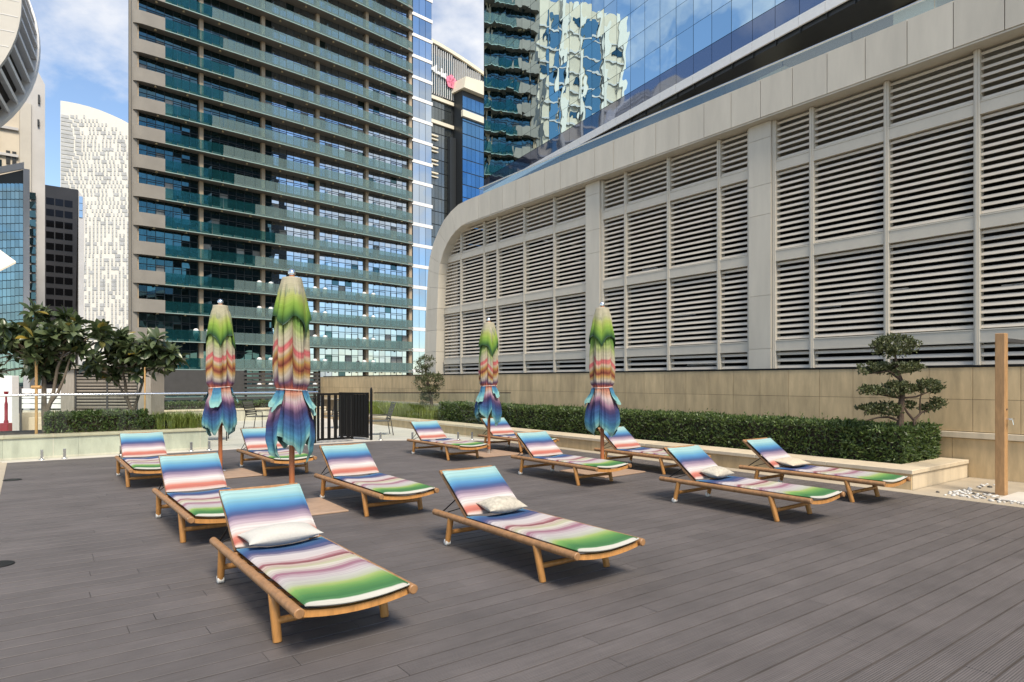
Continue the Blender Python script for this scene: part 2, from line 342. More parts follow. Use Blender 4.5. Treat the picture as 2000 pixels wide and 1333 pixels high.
# ------------------------------------------------------------------ mesh helpers
class MB:
    def __init__(s): s.v = []; s.f = []; s.uv = []
    def add(s, vs, fs, uv=None):
        o = len(s.v); s.v.extend([tuple(p) for p in vs]); s.f.extend([tuple(i + o for i in f) for f in fs])
        if uv is not None: s.uv.extend(uv)
    def box(s, x0, x1, y0, y1, z0, z1):
        s.add([(x0, y0, z0), (x1, y0, z0), (x1, y1, z0), (x0, y1, z0), (x0, y0, z1), (x1, y0, z1), (x1, y1, z1), (x0, y1, z1)],
              [(0, 3, 2, 1), (4, 5, 6, 7), (0, 1, 5, 4), (1, 2, 6, 5), (2, 3, 7, 6), (3, 0, 4, 7)])
    def cbox(s, x0, x1, y0, y1, z0, z1, b=.006):
        """box with chamfered edges"""
        vs, idx = [], {}
        X, Y, Z = (x0, x1), (y0, y1), (z0, z1)
        for i in (0, 1):
            for j in (0, 1):
                for k in (0, 1):
                    sx, sy, sz = (1 if i == 0 else -1), (1 if j == 0 else -1), (1 if k == 0 else -1)
                    for a in range(3):
                        p = [X[i] + sx * b, Y[j] + sy * b, Z[k] + sz * b]
                        p[a] = (X[i], Y[j], Z[k])[a]
                        idx[(i, j, k, a)] = len(vs); vs.append(p)
        f = []
        g = lambda i, j, k, a: idx[(i, j, k, a)]
        for i in (0, 1):
            q = [g(i, 0, 0, 0), g(i, 1, 0, 0), g(i, 1, 1, 0), g(i, 0, 1, 0)]; f.append(q if i else q[::-1])
            q = [g(0, i, 0, 1), g(0, i, 1, 1), g(1, i, 1, 1), g(1, i, 0, 1)]; f.append(q if i else q[::-1])
            q = [g(0, 0, i, 2), g(1, 0, i, 2), g(1, 1, i, 2), g(0, 1, i, 2)]; f.append(q if i else q[::-1])
        for i in (0, 1):
            for j in (0, 1):
                f.append([g(i, j, 0, 0), g(i, j, 1, 0), g(i, j, 1, 1), g(i, j, 0, 1)])
                f.append([g(i, 0, j, 0), g(i, 1, j, 0), g(i, 1, j, 2), g(i, 0, j, 2)])
                f.append([g(0, i, j, 1), g(1, i, j, 1), g(1, i, j, 2), g(0, i, j, 2)])
                for k in (0, 1): f.append([g(i, j, k, 0), g(i, j, k, 1), g(i, j, k, 2)])
        s.add(vs, f)
    def tube(s, pts, rad, n=10, cap=True):
        pts = [Vector(p) for p in pts]
        if not isinstance(rad, (list, tuple)): rad = [rad] * len(pts)
        rings, prev = [], None
        for i, p in enumerate(pts):
            d = (pts[min(i + 1, len(pts) - 1)] - pts[max(i - 1, 0)]).normalized()
            if prev is None:
                a = Vector((0, 0, 1)) if abs(d.z) < .9 else Vector((1, 0, 0))
                e1 = d.cross(a).normalized()
            else:
                e1 = (prev - d * prev.dot(d)).normalized()
            prev = e1; e2 = d.cross(e1)
            rings.append([p + (e1 * math.cos(2 * math.pi * k / n) + e2 * math.sin(2 * math.pi * k / n)) * rad[i] for k in range(n)])
        vs = [p for r in rings for p in r]; fs = []
        for i in range(len(rings) - 1):
            for k in range(n):
                a, b = i * n + k, i * n + (k + 1) % n
                fs.append((a, b, b + n, a + n))
        if cap:
            fs.append(tuple(range(n))[::-1]); fs.append(tuple((len(rings) - 1) * n + k for k in range(n)))
        s.add(vs, fs)
    def prism(s, poly, axis_vec, flip=False):
        """extrude polygon (3D points) along a vector"""
        n = len(poly); a = Vector(axis_vec)
        vs = [Vector(p) for p in poly] + [Vector(p) + a for p in poly]
        fs = [tuple(range(n))[::-1], tuple(range(n, 2 * n))] + [(i, (i + 1) % n, (i + 1) % n + n, i + n) for i in range(n)]
        s.add(vs, fs)
    def strip(s, A, B, axis_vec):
        """solid between two polylines of equal length, extruded"""
        n = len(A); a = Vector(axis_vec)
        vs = [Vector(p) for p in A] + [Vector(p) for p in B] + [Vector(p) + a for p in A] + [Vector(p) + a for p in B]
        fs = []
        for i in range(n - 1):
            fs += [(i, i + 1, n + i + 1, n + i), (2 * n + i, 3 * n + i, 3 * n + i + 1, 2 * n + i + 1),
                   (i, 2 * n + i, 2 * n + i + 1, i + 1), (n + i, n + i + 1, 3 * n + i + 1, 3 * n + i)]
        fs += [(0, n, 3 * n, 2 * n), (n - 1, 3 * n - 1, 4 * n - 1, 2 * n - 1)]
        fs[-1] = (n - 1, 3 * n - 1, 4 * n - 1, 2 * n - 1)
        s.add(vs, fs)
    def mesh(s, name, mat, smooth=False):
        me = bpy.data.meshes.new(name); me.from_pydata(s.v, [], s.f); me.update()
        if s.uv:
            uvl = me.uv_layers.new(name='weave'); li = [0] * len(me.loops); me.loops.foreach_get('vertex_index', li)
            flat = []
            for i in li: flat += s.uv[i]
            uvl.data.foreach_set('uv', flat)
        if mat is not None: me.materials.append(MATS[mat] if isinstance(mat, str) else mat)
        if smooth:
            me.polygons.foreach_set('use_smooth', [True] * len(me.polygons)); me.set_sharp_from_angle(angle=R(smooth if smooth is not True else 42))
        return me
    def build(s, name, mat, parent=None, smooth=False):
        return link(name, s.mesh(name, mat, smooth), parent)

def link(name, data, parent=None):
    o = bpy.data.objects.new(name, data); C.objects.link(o); o.parent = parent
    return o
def tag(o, label=None, cat=None, group=None, kind=None):
    if label: o['label'] = label
    if cat: o['category'] = cat
    if group: o['group'] = group
    if kind: o['kind'] = kind
    return o
def thing(name, label, cat, loc=(0, 0, 0), rz=0.0, group=None):
    o = bpy.data.objects.new(name, None); o.empty_display_size = .2; C.objects.link(o)
    o.location = loc; o.rotation_euler = (0, 0, rz)
    return tag(o, label, cat, group)
def box(name, mat, parent, x0, x1, y0, y1, z0, z1, b=0):
    m = MB(); (m.cbox(x0, x1, y0, y1, z0, z1, b) if b else m.box(x0, x1, y0, y1, z0, z1))
    return m.build(name, mat, parent)

class Pieces:
    """alike pieces of one thing: the (at most) 300 that show largest are parts, the rest one joined part"""
    def __init__(s, name, mat, parent, limit=300, smooth=False):
        s.name, s.mat, s.parent, s.limit, s.smooth, s.items = name, mat, parent, limit, smooth, []
    def box(s, x0, x1, y0, y1, z0, z1, rx=0.0, b=0):
        c = Vector(((x0 + x1) / 2, (y0 + y1) / 2, (z0 + z1) / 2))
        hx, hy, hz = abs(x1 - x0) / 2, abs(y1 - y0) / 2, abs(z1 - z0) / 2
        key = (round(hx, 4), round(hy, 4), round(hz, 4), round(rx, 4), b)
        def mk():
            m = MB(); (m.cbox(-hx, hx, -hy, hy, -hz, hz, b) if b else m.box(-hx, hx, -hy, hy, -hz, hz))
            if rx:
                r = Matrix.Rotation(rx, 3, 'X'); m.v = [tuple(r @ Vector(p)) for p in m.v]
            return m
        s.items.append((key, mk, c, max(4 * hx * hz, 4 * hx * hy, 4 * hy * hz)))
    def custom(s, mb, area):
        n = len(mb.v); c = sum((Vector(p) for p in mb.v), Vector()) / n
        mb.v = [tuple(Vector(p) - c) for p in mb.v]
        s.items.append((None, (lambda: mb), c, area))
    def flush(s):
        if not s.items: return
        bpy.context.view_layer.update() if s.parent and s.parent.parent else None
        pm = Matrix.Identity(4)
        if s.parent:
            p = s.parent; pm = Matrix.LocRotScale(p.location, p.rotation_euler, p.scale)
            while p.parent:
                p = p.parent; pm = Matrix.LocRotScale(p.location, p.rotation_euler, p.scale) @ pm
        order = sorted(s.items, key=lambda it: -score(pm @ it[2], it[3]))
        cache, rest = {}, MB()
        for i, (key, mk, c, a) in enumerate(order):
            if i < s.limit:
                me = cache.get(key) if key else None
                if me is None:
                    me = mk().mesh(s.name, s.mat, s.smooth)
                    if key: cache[key] = me
                link(s.name, me, s.parent).location = c
            else:
                m = mk(); rest.add([Vector(p) + c for p in m.v], m.f, m.uv or None)
        if rest.v: tag(rest.build(s.name, s.mat, s.parent, s.smooth), kind='stuff')

VROT = AN + math.pi / 2     # local x runs along v, local y points to -u (towards the deck)

# ------------------------------------------------------------------ the setting
g = MB(); g.box(-2500, 2500, -2500, 2500, -14.5, -14.0)
tag(g.build('ground', 'ground'), kind='structure')
road = MB(); road.add([(-900, 36, -13.99), (900, 36, -13.99), (900, 62, -13.99), (-900, 62, -13.99)], [(0, 1, 2, 3)])
tag(road.build('road', 'asphalt'), kind='structure')
pod = MB(); pod.prism([D(-16, -14, -14), D(13, -14, -14), D(13, 34, -14), D(-16, 34, -14)], (0, 0, 13.94))
tag(pod.build('podium', 'planter_concrete'), kind='structure')

DECK_U0, DECK_U1, DECK_V1, CH_U, CH_V = -.27, 9.45, 15.12, 7.25, 13.4
def deck_umax(v):
    return DECK_U1 if v <= CH_V else DECK_U1 + (CH_U - DECK_U1) * (v - CH_V) / (DECK_V1 - CH_V)
db = MB()
poly = [D(DECK_U0 + .01, -4), D(DECK_U1 - .01, -4), D(DECK_U1 - .01, CH_V), D(CH_U, DECK_V1 - .01), D(DECK_U0 + .01, DECK_V1 - .01)]
db.prism([Vector((p.x, p.y, -.055)) for p in poly], (0, 0, .025))
deck = tag(db.build('deck', 'deck_base'), kind='structure')
bp_ = Pieces('deck_board', 'composite_board', deck, 300)
PITCH = .15
nrow = int((DECK_V1 + 4) / PITCH)
for r in range(nrow):
    v0 = DECK_V1 - (r + 1) * PITCH + .0065; v1 = v0 + PITCH - .013
    u = DECK_U0 - rnd.uniform(0, 2.3)
    while u < DECK_U1:
        L = 2.9
        a, e0, e1 = max(u, DECK_U0), min(u + L - .0025, deck_umax(v0)), min(u + L - .0025, deck_umax(v1))
        if e1 > a + .02:
            m = MB(); zt = rnd.uniform(-.0012, .0012); bv = .0015
            ring = lambda z, q: [D(a + q, v0 + q, z), D(e0 - q, v0 + q, z), D(e1 - q, v1 - q, z), D(a + q, v1 - q, z)]
            vs = ring(-.027, 0) + ring(zt - bv, 0) + ring(zt, bv)
            fs = [(8, 9, 10, 11)]
            for k in range(4):
                k2 = (k + 1) % 4
                fs += [(k, k2, 4 + k2, 4 + k), (4 + k, 4 + k2, 8 + k2, 8 + k)]
            m.add(vs, fs)
            bp_.custom(m, (e0 - a) * .14)
        u += L
bp_.flush()

def floor_tiles(name, mat, regions, du, dv_, ztop, gap=.004, limit=300, thick=.05, clip=None):
    base = MB()
    for (u0, u1, v0, v1) in regions:
        base.prism([D(u0, v0, ztop - thick - .02), D(u1, v0, ztop - thick - .02), D(u1, v1, ztop - thick - .02), D(u0, v1, ztop - thick - .02)], (0, 0, thick + .014))
    bo = tag(base.build(name, mat), kind='structure')
    P = Pieces('paving_slab', mat, bo, limit)
    for (u0, u1, v0, v1) in regions:
        nu, nv = max(1, round((u1 - u0) / du)), max(1, round((v1 - v0) / dv_))
        for i in range(nu):
            for j in range(nv):
                a0, a1 = u0 + (u1 - u0) * i / nu + gap / 2, u0 + (u1 - u0) * (i + 1) / nu - gap / 2
                b0, b1 = v0 + (v1 - v0) * j / nv + gap / 2, v0 + (v1 - v0) * (j + 1) / nv - gap / 2
                m = MB(); m.prism([D(a0, b0, ztop - .005), D(a1, b0, ztop - .005), D(a1, b1, ztop - .005), D(a0, b1, ztop - .005)], (0, 0, .005))
                P.custom(m, (a1 - a0) * (b1 - b0))
    P.flush()
    return bo
floor_tiles('stone_floor', 'paving', [(DECK_U1, 11.8, -4, 3.85), (DECK_U1, 9.75, 3.85, 15.3), (-2.4, DECK_U0, -4, 15.3)], .8, 1.2, .004)
floor_tiles('pool_terrace', 'pool_paving', [(-14, 9.9, 15.3, 27.4)], 1.2, 1.2, -.002)
# chamfered corner paving
cp = MB(); cp.prism([D(CH_U, DECK_V1, -.03), D(DECK_U1, CH_V, -.03), D(DECK_U1, 15.3, -.03), D(CH_U - 7.6, 15.3, -.03), D(CH_U - 7.6, DECK_V1 + .0, -.03)], (0, 0, .036))
tag(cp.build('deck_kerb', 'pool_paving'), kind='structure')
cov = MB(); cov.tube([(0, 0, 0), (0, 0, .006)], [.12, .115], 20)
for (px, py), lb in zip(((24, 938), (-6, 1104)), ('round dark floor light cover set in the deck at far left', 'dark round floor light cover nearest the camera on the left')):
    Y = FPX * CAMH / (py - HOR)
    o = cov.build('floor_light_cover', 'black_metal', smooth=True); o.location = ((px - 1000) / FPX * Y, Y, .0015)
    tag(o, lb, 'floor light', 'floor light covers')

# ------------------------------------------------------------------ travertine wall on the right
WU = 11.8
wall = thing('travertine_wall', 'long low wall of cream travertine tiles below the louvres', 'wall', D(WU, 0, 0), VROT)
box('wall_core', 'grout', wall, -4, 31.4, -.3, -.022, -.02, 1.70)
P = Pieces('wall_tile', 'travertine', wall, 300)
for (z0, z1) in ((.715, 1.212), (1.218, 1.715), (.004, .60)):
    x = 3.806 - 13 * .61
    off = 0 if z0 > .5 else .28
    x += off
    while x < 31.3:
        if not (z0 < .5 and x > 5.2): P.box(x + .003, x + .607, -.020, rnd.uniform(-.001, .001), z0, z1)
        x += .61
P.flush()
box('ledge', 'travertine_light', wall, -4, 31.3, -.03, .05, .61, .705, .006)
box('coping', 'black_metal', wall, -4, 31.35, -.32, .012, 1.718, 1.75)

# ------------------------------------------------------------------ right planter
PU, PV0, PV1, PH = 9.75, 3.87, 26.0, .28
pl = thing('stone_planter', 'long travertine planter in front of the wall with wide pale coping', 'planter', D(PU, 0, 0), VROT)
P = Pieces('planter_tile', 'travertine', pl)
x = PV0
while x < PV1 - .1:
    P.box(x + .001, min(x + .9, PV1) - .001, -.03, 0, .0, PH - .062); x += .9
P.flush()
P = Pieces('end_tile', 'travertine_light', pl)  # paler stone on this face: the stronger light on it put into the colour
for i in range(3): P.box(PV0 - .004, PV0 + .026, -.031 - .66 * (i + 1), -.033 - .66 * i, .0, PH - .062)
P.flush()
P = Pieces('coping_stone', 'travertine_light', pl)
x = PV0 - .03
while x < PV1 - .1:
    P.box(x + .001, min(x + 1.2, PV1) - .001, -.56, .035, PH - .06, PH, b=.006); x += 1.2
for i in range(2): P.box(PV0 - .03, PV0 + .36, -.562 - .72 * (i + 1), -.564 - .72 * i, PH - .06, PH, b=.006)
P.flush()
box('soil', 'soil', pl, PV0 + .3, PV1, -2.02, -.5, .0, PH - .03)
wl_ = MB(); wl_.cbox(5.55, 5.70, .002, .03, .05, .17, .004)
o = wl_.build('socket_box', 'steel', None); o.location = D(PU, 0, 0); o.rotation_euler = (0, 0, VROT)
tag(o, 'small grey metal socket box on the planter face behind the loungers', 'socket')
# inner planter at the far end (turns the corner)
fp = thing('far_planter', 'low pale planter wall across the far end of the pool terrace', 'planter', D(9.9, 26.0, 0), VROT)
P = Pieces('planter_tile', 'planter_concrete', fp)
y = 0
while y < 13: P.box(0, .03, y + .001, y + .9 - .002, 0, .40); y += .9
P.flush()
box('coping', 'travertine_light', fp, -.03, .4, 0, 13.5, .402, .46, .006)
box('soil', 'soil', fp, .4, 1.5, 0, 13.5, 0, .42)

# ------------------------------------------------------------------ foliage builders
def leaf_quads(mb, pts_normals, lw, ll, rg):
    for p, nrm in pts_normals:
        d = Vector((rg.gauss(0, 1), rg.gauss(0, 1), rg.gauss(0, 1) + .35)).normalized()
        d = (d + nrm * .55).normalized()
        side = d.cross(Vector((rg.gauss(0, 1), rg.gauss(0, 1), rg.gauss(0, 1)))).normalized()
        L, W = ll * rg.uniform(.7, 1.3), lw * rg.uniform(.7, 1.3)
        up = d.cross(side) * (W * .35)
        mb.add([p, p + d * L * .5 + side * W * .5 + up, p + d * L, p + d * L * .5 - side * W * .5 + up], [(0, 1, 2), (0, 2, 3)])
def hedge(name, label, loc, rz, L, Wd, z0, z1, dens, seed, leaf='hedge_leaf', lw=.032, ll=.072, group=None, tips=True):
    """clipped hedge: local x length, y depth (from 0 to -Wd)"""
    rg = random.Random(seed)
    t = thing(name, label, 'hedge', loc, rz, group)
    bump = lambda a, b: .05 * mnoise.noise(Vector((a * 1.6, b * 1.9, seed))) + .03 * mnoise.noise(Vector((a * 6, b * 6, seed + 5)))
    core = MB(); core.box(.05, L - .05, -Wd + .05, -.07, z0, z1 - .09); core.build('core', 'soil', t)
    mb, tp = MB(), MB(); pn = []
    H = z1 - z0
    for _ in range(int(L * H * dens)):
        a, b = rg.uniform(0, L), rg.uniform(0, H); q = bump(a, b + 9)
        pn.append((Vector((a, q - rg.random() ** 2 * .10, z0 + b)), Vector((0, 1, .3))))
    for _ in range(int(L * Wd * dens * .8)):
        a, b = rg.uniform(0, L), rg.uniform(0, Wd); q = bump(a, b)
        pn.append((Vector((a, -b, z1 + q - .03 - rg.random() ** 2 * .10)), Vector((0, 0, 1))))
    for s_ in (0, 1):
        for _ in range(int(Wd * H * dens)):
            a, b = rg.uniform(0, Wd), rg.uniform(0, H); q = bump(a + 30 * s_, b)
            pn.append((Vector(((L + q) if s_ else -q, -a, z0 + b)), Vector((1 if s_ else -1, 0, .3))))
    leaf_quads(mb, pn, lw, ll, rg)
    mb.build('foliage', leaf, t)
    if tips:
        pn = []
        for _ in range(int(L * 16)):
            a, b = rg.uniform(0, L), rg.uniform(0, Wd)
            base = Vector((a, -b, z1 + bump(a, b) - .03)); hh = rg.uniform(.03, .11)
            for k in range(5): pn.append((base + Vector((rg.gauss(0, .008), rg.gauss(0, .008), hh * k / 4)), Vector((0, 0, 1))))
        leaf_quads(tp, pn, .02, .05, rg); tp.build('new_shoots', 'hedge_leaf_tip' if seed % 2 else leaf, t)
    return t
hedge('clipped_hedge', 'long dark green clipped hedge filling the travertine planter', D(10.42, 5.15, 0), VROT, 12.6, 1.0, .22, .83, 1500, 3)
hedge('clipped_hedge', 'dense hedge block at the planter end beneath the cloud-pruned tree', D(10.36, 4.25, 0), VROT, .86, 1.32, .22, .80, 2000, 5)

def grass_row(name, label, loc, rz, L, Wd, z0, h, n, seed, cat='grass'):
    rg = random.Random(seed); t = thing(name, label, cat, loc, rz)
    mb = MB()
    for _ in range(n):
        cx, cy = rg.uniform(0, L), -rg.uniform(0, Wd)
        cx = round(cx / .22) * .22 + rg.gauss(0, .045); cy = round(cy / .22) * .22 + rg.gauss(0, .045)
        a = rg.uniform(0, 6.28); le = rg.uniform(.05, .22); hh = h * rg.uniform(.7, 1.1); w = .006
        sx, sy = -math.sin(a) * w, math.cos(a) * w
        P0 = Vector((cx, cy, z0)); P1 = P0 + Vector((math.cos(a) * le * .35, math.sin(a) * le * .35, hh * .65)); P2 = P0 + Vector((math.cos(a) * le, math.sin(a) * le, hh))
        mb.add([P0 + Vector((sx, sy, 0)), P0 - Vector((sx, sy, 0)), P1 - Vector((sx, sy, 0)), P1 + Vector((sx, sy, 0)), P2], [(0, 1, 2, 3), (3, 2, 4)])
    tag(mb.build('blades', 'grass_blade', t), kind='stuff')
    return t
grass_row('ornamental_grass', 'row of yellow-green ornamental grass in the planter behind the glass', D(10.3, 18.0, 0), VROT, 7.6, .7, .25, .50, 5200, 11)

def cloud_tree(name, label, loc, pads, trunk, limbs, seed, dens=1.0, group=None):
    """cloud-pruned tree: pads = (x, y, z, rx, ry, rz) ellipsoids of leaves"""
    rg = random.Random(seed)
    t = thing(name, label, 'tree', loc, 0, group)
    tm = MB()
    for pts, rad in trunk: tm.tube(pts, rad, 8)
    tr = tm.build('trunk', 'dark_trunk', t, True)
    for (x, y, z, rx, ry, rz_) in pads:
        mb = MB(); pn = []
        n = int(8200 * dens * (rx * ry + rx * rz_ + ry * rz_))
        for _ in range(n):
            d = Vector((rg.gauss(0, 1), rg.gauss(0, 1), rg.gauss(0, 1) + .25)).normalized(); r = rg.uniform(.55, 1.02)
            k = 1 + .28 * mnoise.noise(d * 2.2 + Vector((x * 9, z * 7, seed)))
            p = Vector((x + d.x * rx * r * k, y + d.y * ry * r * k, z + d.z * rz_ * r * k))
            if mnoise.noise(p * 7 + Vector((seed, 0, 0))) < -.12: continue
            pn.append((p, d))
        leaf_quads(mb, pn, .030, .055, rg)
        mb.build('leaf_pad', 'topiary_leaf', t)
    for pts, rad in limbs:
        lm = MB(); lm.tube(pts, rad, 6); lm.build('branch', 'dark_trunk', t, True)
    return t
# right cloud tree: metres per photo pixel at its depth
TY = 9.95
def tp(px, py, dy=0.0): return Vector(((px - 1757) / FPX * TY, dy, (830 - py) / FPX * TY + .60))
base = Vector(((1757 - 1000) / FPX * TY, TY, .22))
def tpz(px, py, dy=0.0):
    w = at(px, py, TY); return Vector((w.x - base.x, dy, w.z - base.z))
pads = []
for px, py, rx, rz_ in ((1747, 676, 40, 20), (1725, 690, 16, 9), (1694, 720, 20, 11), (1722, 719, 18, 10), (1752, 722, 22, 12), (1782, 718, 16, 9),
                        (1690, 762, 14, 8), (1712, 764, 18, 9), (1742, 760, 26, 14), (1776, 760, 24, 12), (1806, 755, 24, 13), (1828, 758, 12, 10),
                        (1692, 802, 16, 9), (1712, 800, 18, 10), (1738, 800, 20, 13), (1832, 788, 14, 9), (1812, 797, 12, 6), (1778, 792, 10, 7)):
    p = tpz(px, py); pads.append((p.x, random.Random(px).uniform(-.08, .08), p.z, rx / FPX * TY * 1.08, rx / FPX * TY * .85 + .03, rz_ / FPX * TY))
trunk = [([tpz(1760, 870), tpz(1758, 830), tpz(1760, 790), tpz(1764, 755), tpz(1752, 722), tpz(1748, 690)], [.055, .05, .045, .035, .026, .014]),
         ([tpz(1764, 750), tpz(1760, 742), tpz(1735, 725), tpz(1700, 730)], [.03, .026, .018, .008])]
limbs = [([tpz(1757, 822), tpz(1735, 815), tpz(1715, 816), tpz(1690, 822)], [.022, .018, .014, .006]), ([tpz(1757, 812), tpz(1725, 808), tpz(1690, 803)], [.022, .016, .008]),
         ([tpz(1788, 860), tpz(1786, 820), tpz(1800, 806), tpz(1830, 796)], [.03, .026, .016, .008]), ([tpz(1786, 822), tpz(1772, 806), tpz(1766, 795)], [.022, .018, .012]),
         ([tpz(1760, 778), tpz(1735, 774), tpz(1700, 768)], [.02, .016, .008]), ([tpz(1762, 778), tpz(1790, 775), tpz(1818, 764)], [.02, .015, .008]),
         ([tpz(1797, 808), tpz(1797, 780), tpz(1800, 768)], [.012, .010, .006])]
cloud_tree('cloud_pruned_tree', 'cloud-pruned tree with layered leaf pads above the hedge end at right', base, pads, trunk, limbs, 21)
TY2 = 21.3
base2 = Vector(((838 - 1000) / FPX * TY2, TY2, .2))
def tq(px, py, dy=0.0):
    w = at(px, py, TY2); return Vector((w.x - base2.x, dy, w.z - base2.z))
pads = []
for px, py, rx, rz_ in ((831, 708, 20, 12), (825, 722, 13, 8), (845, 738, 22, 9), (818, 745, 14, 8), (858, 748, 12, 9), (836, 760, 22, 8), (838, 774, 20, 8), (828, 783, 13, 6)):
    p = tq(px, py); pads.append((p.x, random.Random(px).uniform(-.1, .1), p.z, rx / FPX * TY2, rx / FPX * TY2 * .8, rz_ / FPX * TY2 * 1.2))
cloud_tree('cloud_pruned_tree', 'smaller rounded pruned tree standing far back by the rounded facade corner', base2, pads,
           [([tq(842, 812), tq(843, 790), tq(838, 760), tq(832, 730), tq(830, 710)], [.07, .06, .05, .035, .015])],
           [([tq(842, 785), tq(830, 778), tq(820, 770)], [.03, .02, .01]), ([tq(840, 765), tq(852, 755), tq(858, 748)], [.03, .02, .01])], 33, dens=.55)

def leaf_mesh(name, L=.27, W=.118):
    m = MB(); n = 6
    prof = [.10, .40, .72, .95, 1.0, .72, .08]
    for i in range(n + 1):
        t = i / n; w = W / 2 * prof[i]; x = L * t; z = -.10 * L * t * t * 2.0
        m.v += [(x, -w, z + w * .45), (x, 0, z), (x, w, z + w * .45)]
    for i in range(n):
        a = i * 3; m.f += [(a, a + 1, a + 4, a + 3), (a + 1, a + 2, a + 5, a + 4)]
    return m
def frangipani(label, loc, clusters, stems, seed, Ylev):
    rg = random.Random(seed)
    t = thing('frangipani_tree', label, 'tree', loc, 0, 'frangipani trees in the concrete planter')
    tm = MB()
    for pts, rad in stems: tm.tube(pts, rad, 8)
    tm.build('trunk', 'trunk', t, True)
    lm = leaf_mesh('leaf'); mats_ = []
    me = lm.mesh('leaf', 'frangipani_leaf', 60)
    for (p, ) in clusters:
        ax = Vector((rg.gauss(0, .45), rg.gauss(0, .45), 1)).normalized()
        n = rg.randint(15, 21)
        for k in range(n):
            az = k * 2.399 + rg.uniform(-.2, .2); el = R(62 - 105 * (k / n) + rg.uniform(-14, 14))
            rot = ax.to_track_quat('Z', 'X').to_matrix().to_4x4() @ Matrix.Rotation(az, 4, 'Z') @ Matrix.Rotation(-el, 4, 'Y') @ Matrix.Rotation(rg.uniform(-.4, .4), 4, 'X')
            s_ = rg.uniform(.65, 1.15)
            mats_.append(Matrix.Translation(p + ax * rg.uniform(-.05, .05)) @ rot @ Matrix.Diagonal((s_, s_, s_, 1)))
    mats_.sort(key=lambda m_: m_.translation.y)
    rest = MB()
    for i, mt in enumerate(mats_):
        if i < 300:
            o = link('leaf', me, t); o.matrix_local = mt
        else:
            rest.add([mt @ Vector(p) for p in lm.v], lm.f)
    if rest.v: tag(rest.build('crown', 'frangipani_leaf', t, 60), kind='stuff')
    return t
FY = 13.6
def mkfr(label, basepx, blobs, stemsdef, seed, Y):
    b = at(basepx, 840, Y); b.z = .40
    loc = lambda px, py, dy=0.0: at(px, py, Y) - b + Vector((0, dy, 0))
    rg = random.Random(seed); cl = []
    for px, py, rx, ry, n in blobs:
        for _ in range(n):
            a = rg.uniform(0, 6.28); r = math.sqrt(rg.random())
            cl.append((loc(px + rx * r * math.cos(a), py + ry * r * math.sin(a), rg.uniform(-.6, .6) * (rx / 100 + .25)), ))
    st = []
    for pts, rad in stemsdef: st.append(([loc(*p) for p in pts], rad))
    for c in cl[::2]:
        o_ = loc(*stemsdef[0][0][-1]); st.append(([o_ * .6 + c[0] * .4 - Vector((0, 0, .15)), c[0] - Vector((0, 0, .02))], [.02, .012]))
    return frangipani(label, b, cl, st, seed, Y)
mkfr('tall frangipani tree with long glossy leaves at the far left', 85,
     [(92, 620, 22, 12, 5), (60, 650, 60, 18, 10), (20, 660, 34, 18, 7), (110, 660, 45, 20, 10), (45, 690, 50, 22, 9), (115, 690, 42, 18, 8), (145, 640, 22, 14, 4), (70, 715, 40, 16, 5), (175, 650, 20, 16, 3), (100, 735, 25, 20, 4), (5, 725, 14, 10, 2)],
     [([(88, 845), (86, 800), (86, 740), (84, 690)], [.055, .05, .04, .028]), ([(90, 812), (104, 770), (112, 720), (128, 680)], [.04, .034, .028, .02]), ([(88, 808), (95, 792), (112, 770), (125, 740), (140, 690)], [.04, .036, .03, .024, .016])], 5, 13.3)
mkfr('rounded frangipani tree with forked trunk beside the grey louvred box', 258,
     [(255, 665, 55, 16, 12), (215, 690, 40, 18, 9), (300, 680, 38, 18, 10), (250, 700, 55, 18, 12), (190, 715, 20, 12, 4), (325, 690, 20, 22, 5), (290, 720, 38, 14, 6), (225, 728, 30, 10, 4)],
     [([(258, 850), (258, 808), (248, 780), (244, 745), (236, 715)], [.05, .045, .036, .03, .02]), ([(258, 812), (270, 775), (282, 735), (290, 705)], [.04, .032, .026, .018]), ([(247, 780), (232, 752), (215, 735)], [.03, .024, .016])], 8, 14.6)
for px, y0, Y, lb, mt in ((71, 672, 13.0, 'orange timber stake tied to the tall frangipani', 'stake'), (283, 718, 14.2, 'thin pale timber stake beside the rounded frangipani', 'stake')):
    b = at(px, 840, Y); m = MB(); hgt = at(px, y0, Y).z - .40
    m.tube([(0, 0, 0), (0, 0, hgt)], .026 if px < 100 else .016, 8)
    if px < 100: m.tube([(-.09, 0, hgt * .53), (.09, 0, hgt * .53)], .035, 8)
    o = m.build('tree_stake', mt, None, True); o.location = (b.x, b.y, .40); tag(o, lb, 'stake', 'tree stakes')

# ------------------------------------------------------------------ back-left planter
bl = thing('concrete_planter', 'pale concrete planter wall behind the glass at back left', 'planter', D(3.25, 15.62, 0), AN + math.pi)
P = Pieces('planter_panel', 'planter_concrete', bl)       # local x runs to -u, y to -v
x = 0
while x < 9.5: P.box(x + .0015, x + 1.2 - .0015, -.03, .0, .0, .40); x += 1.2
P.flush()
box('side_panel', 'planter_concrete', bl, -.002, .03, -2.4, -.032, 0, .40)
P = Pieces('coping_stone', 'travertine_light', bl)
x = -.02
while x < 9.5: P.box(x, x + 1.2 - .002, -.42, .03, .402, .45, b=.005); x += 1.2
P.flush()
box('soil', 'soil', bl, .03, 9.6, -2.4, -.3, .0, .41)
hedge('clipped_hedge', 'low clipped hedge behind the glass below the tall frangipani', D(.35, 15.98, 0), AN, 1.75, 0.75, .40, .86, 1500, 12, tips=False)
hedge('clipped_hedge', 'small low hedge block between the stepped slabs and the ornamental grass', D(2.05 - .1, 15.98, 0), AN, .55, .6, .40, .74, 1500, 14, tips=False)
for i_, o in enumerate([ob for ob in C.objects if ob.name.startswith('clipped_hedge')][-2:]): o.scale = (1, -1, 1)
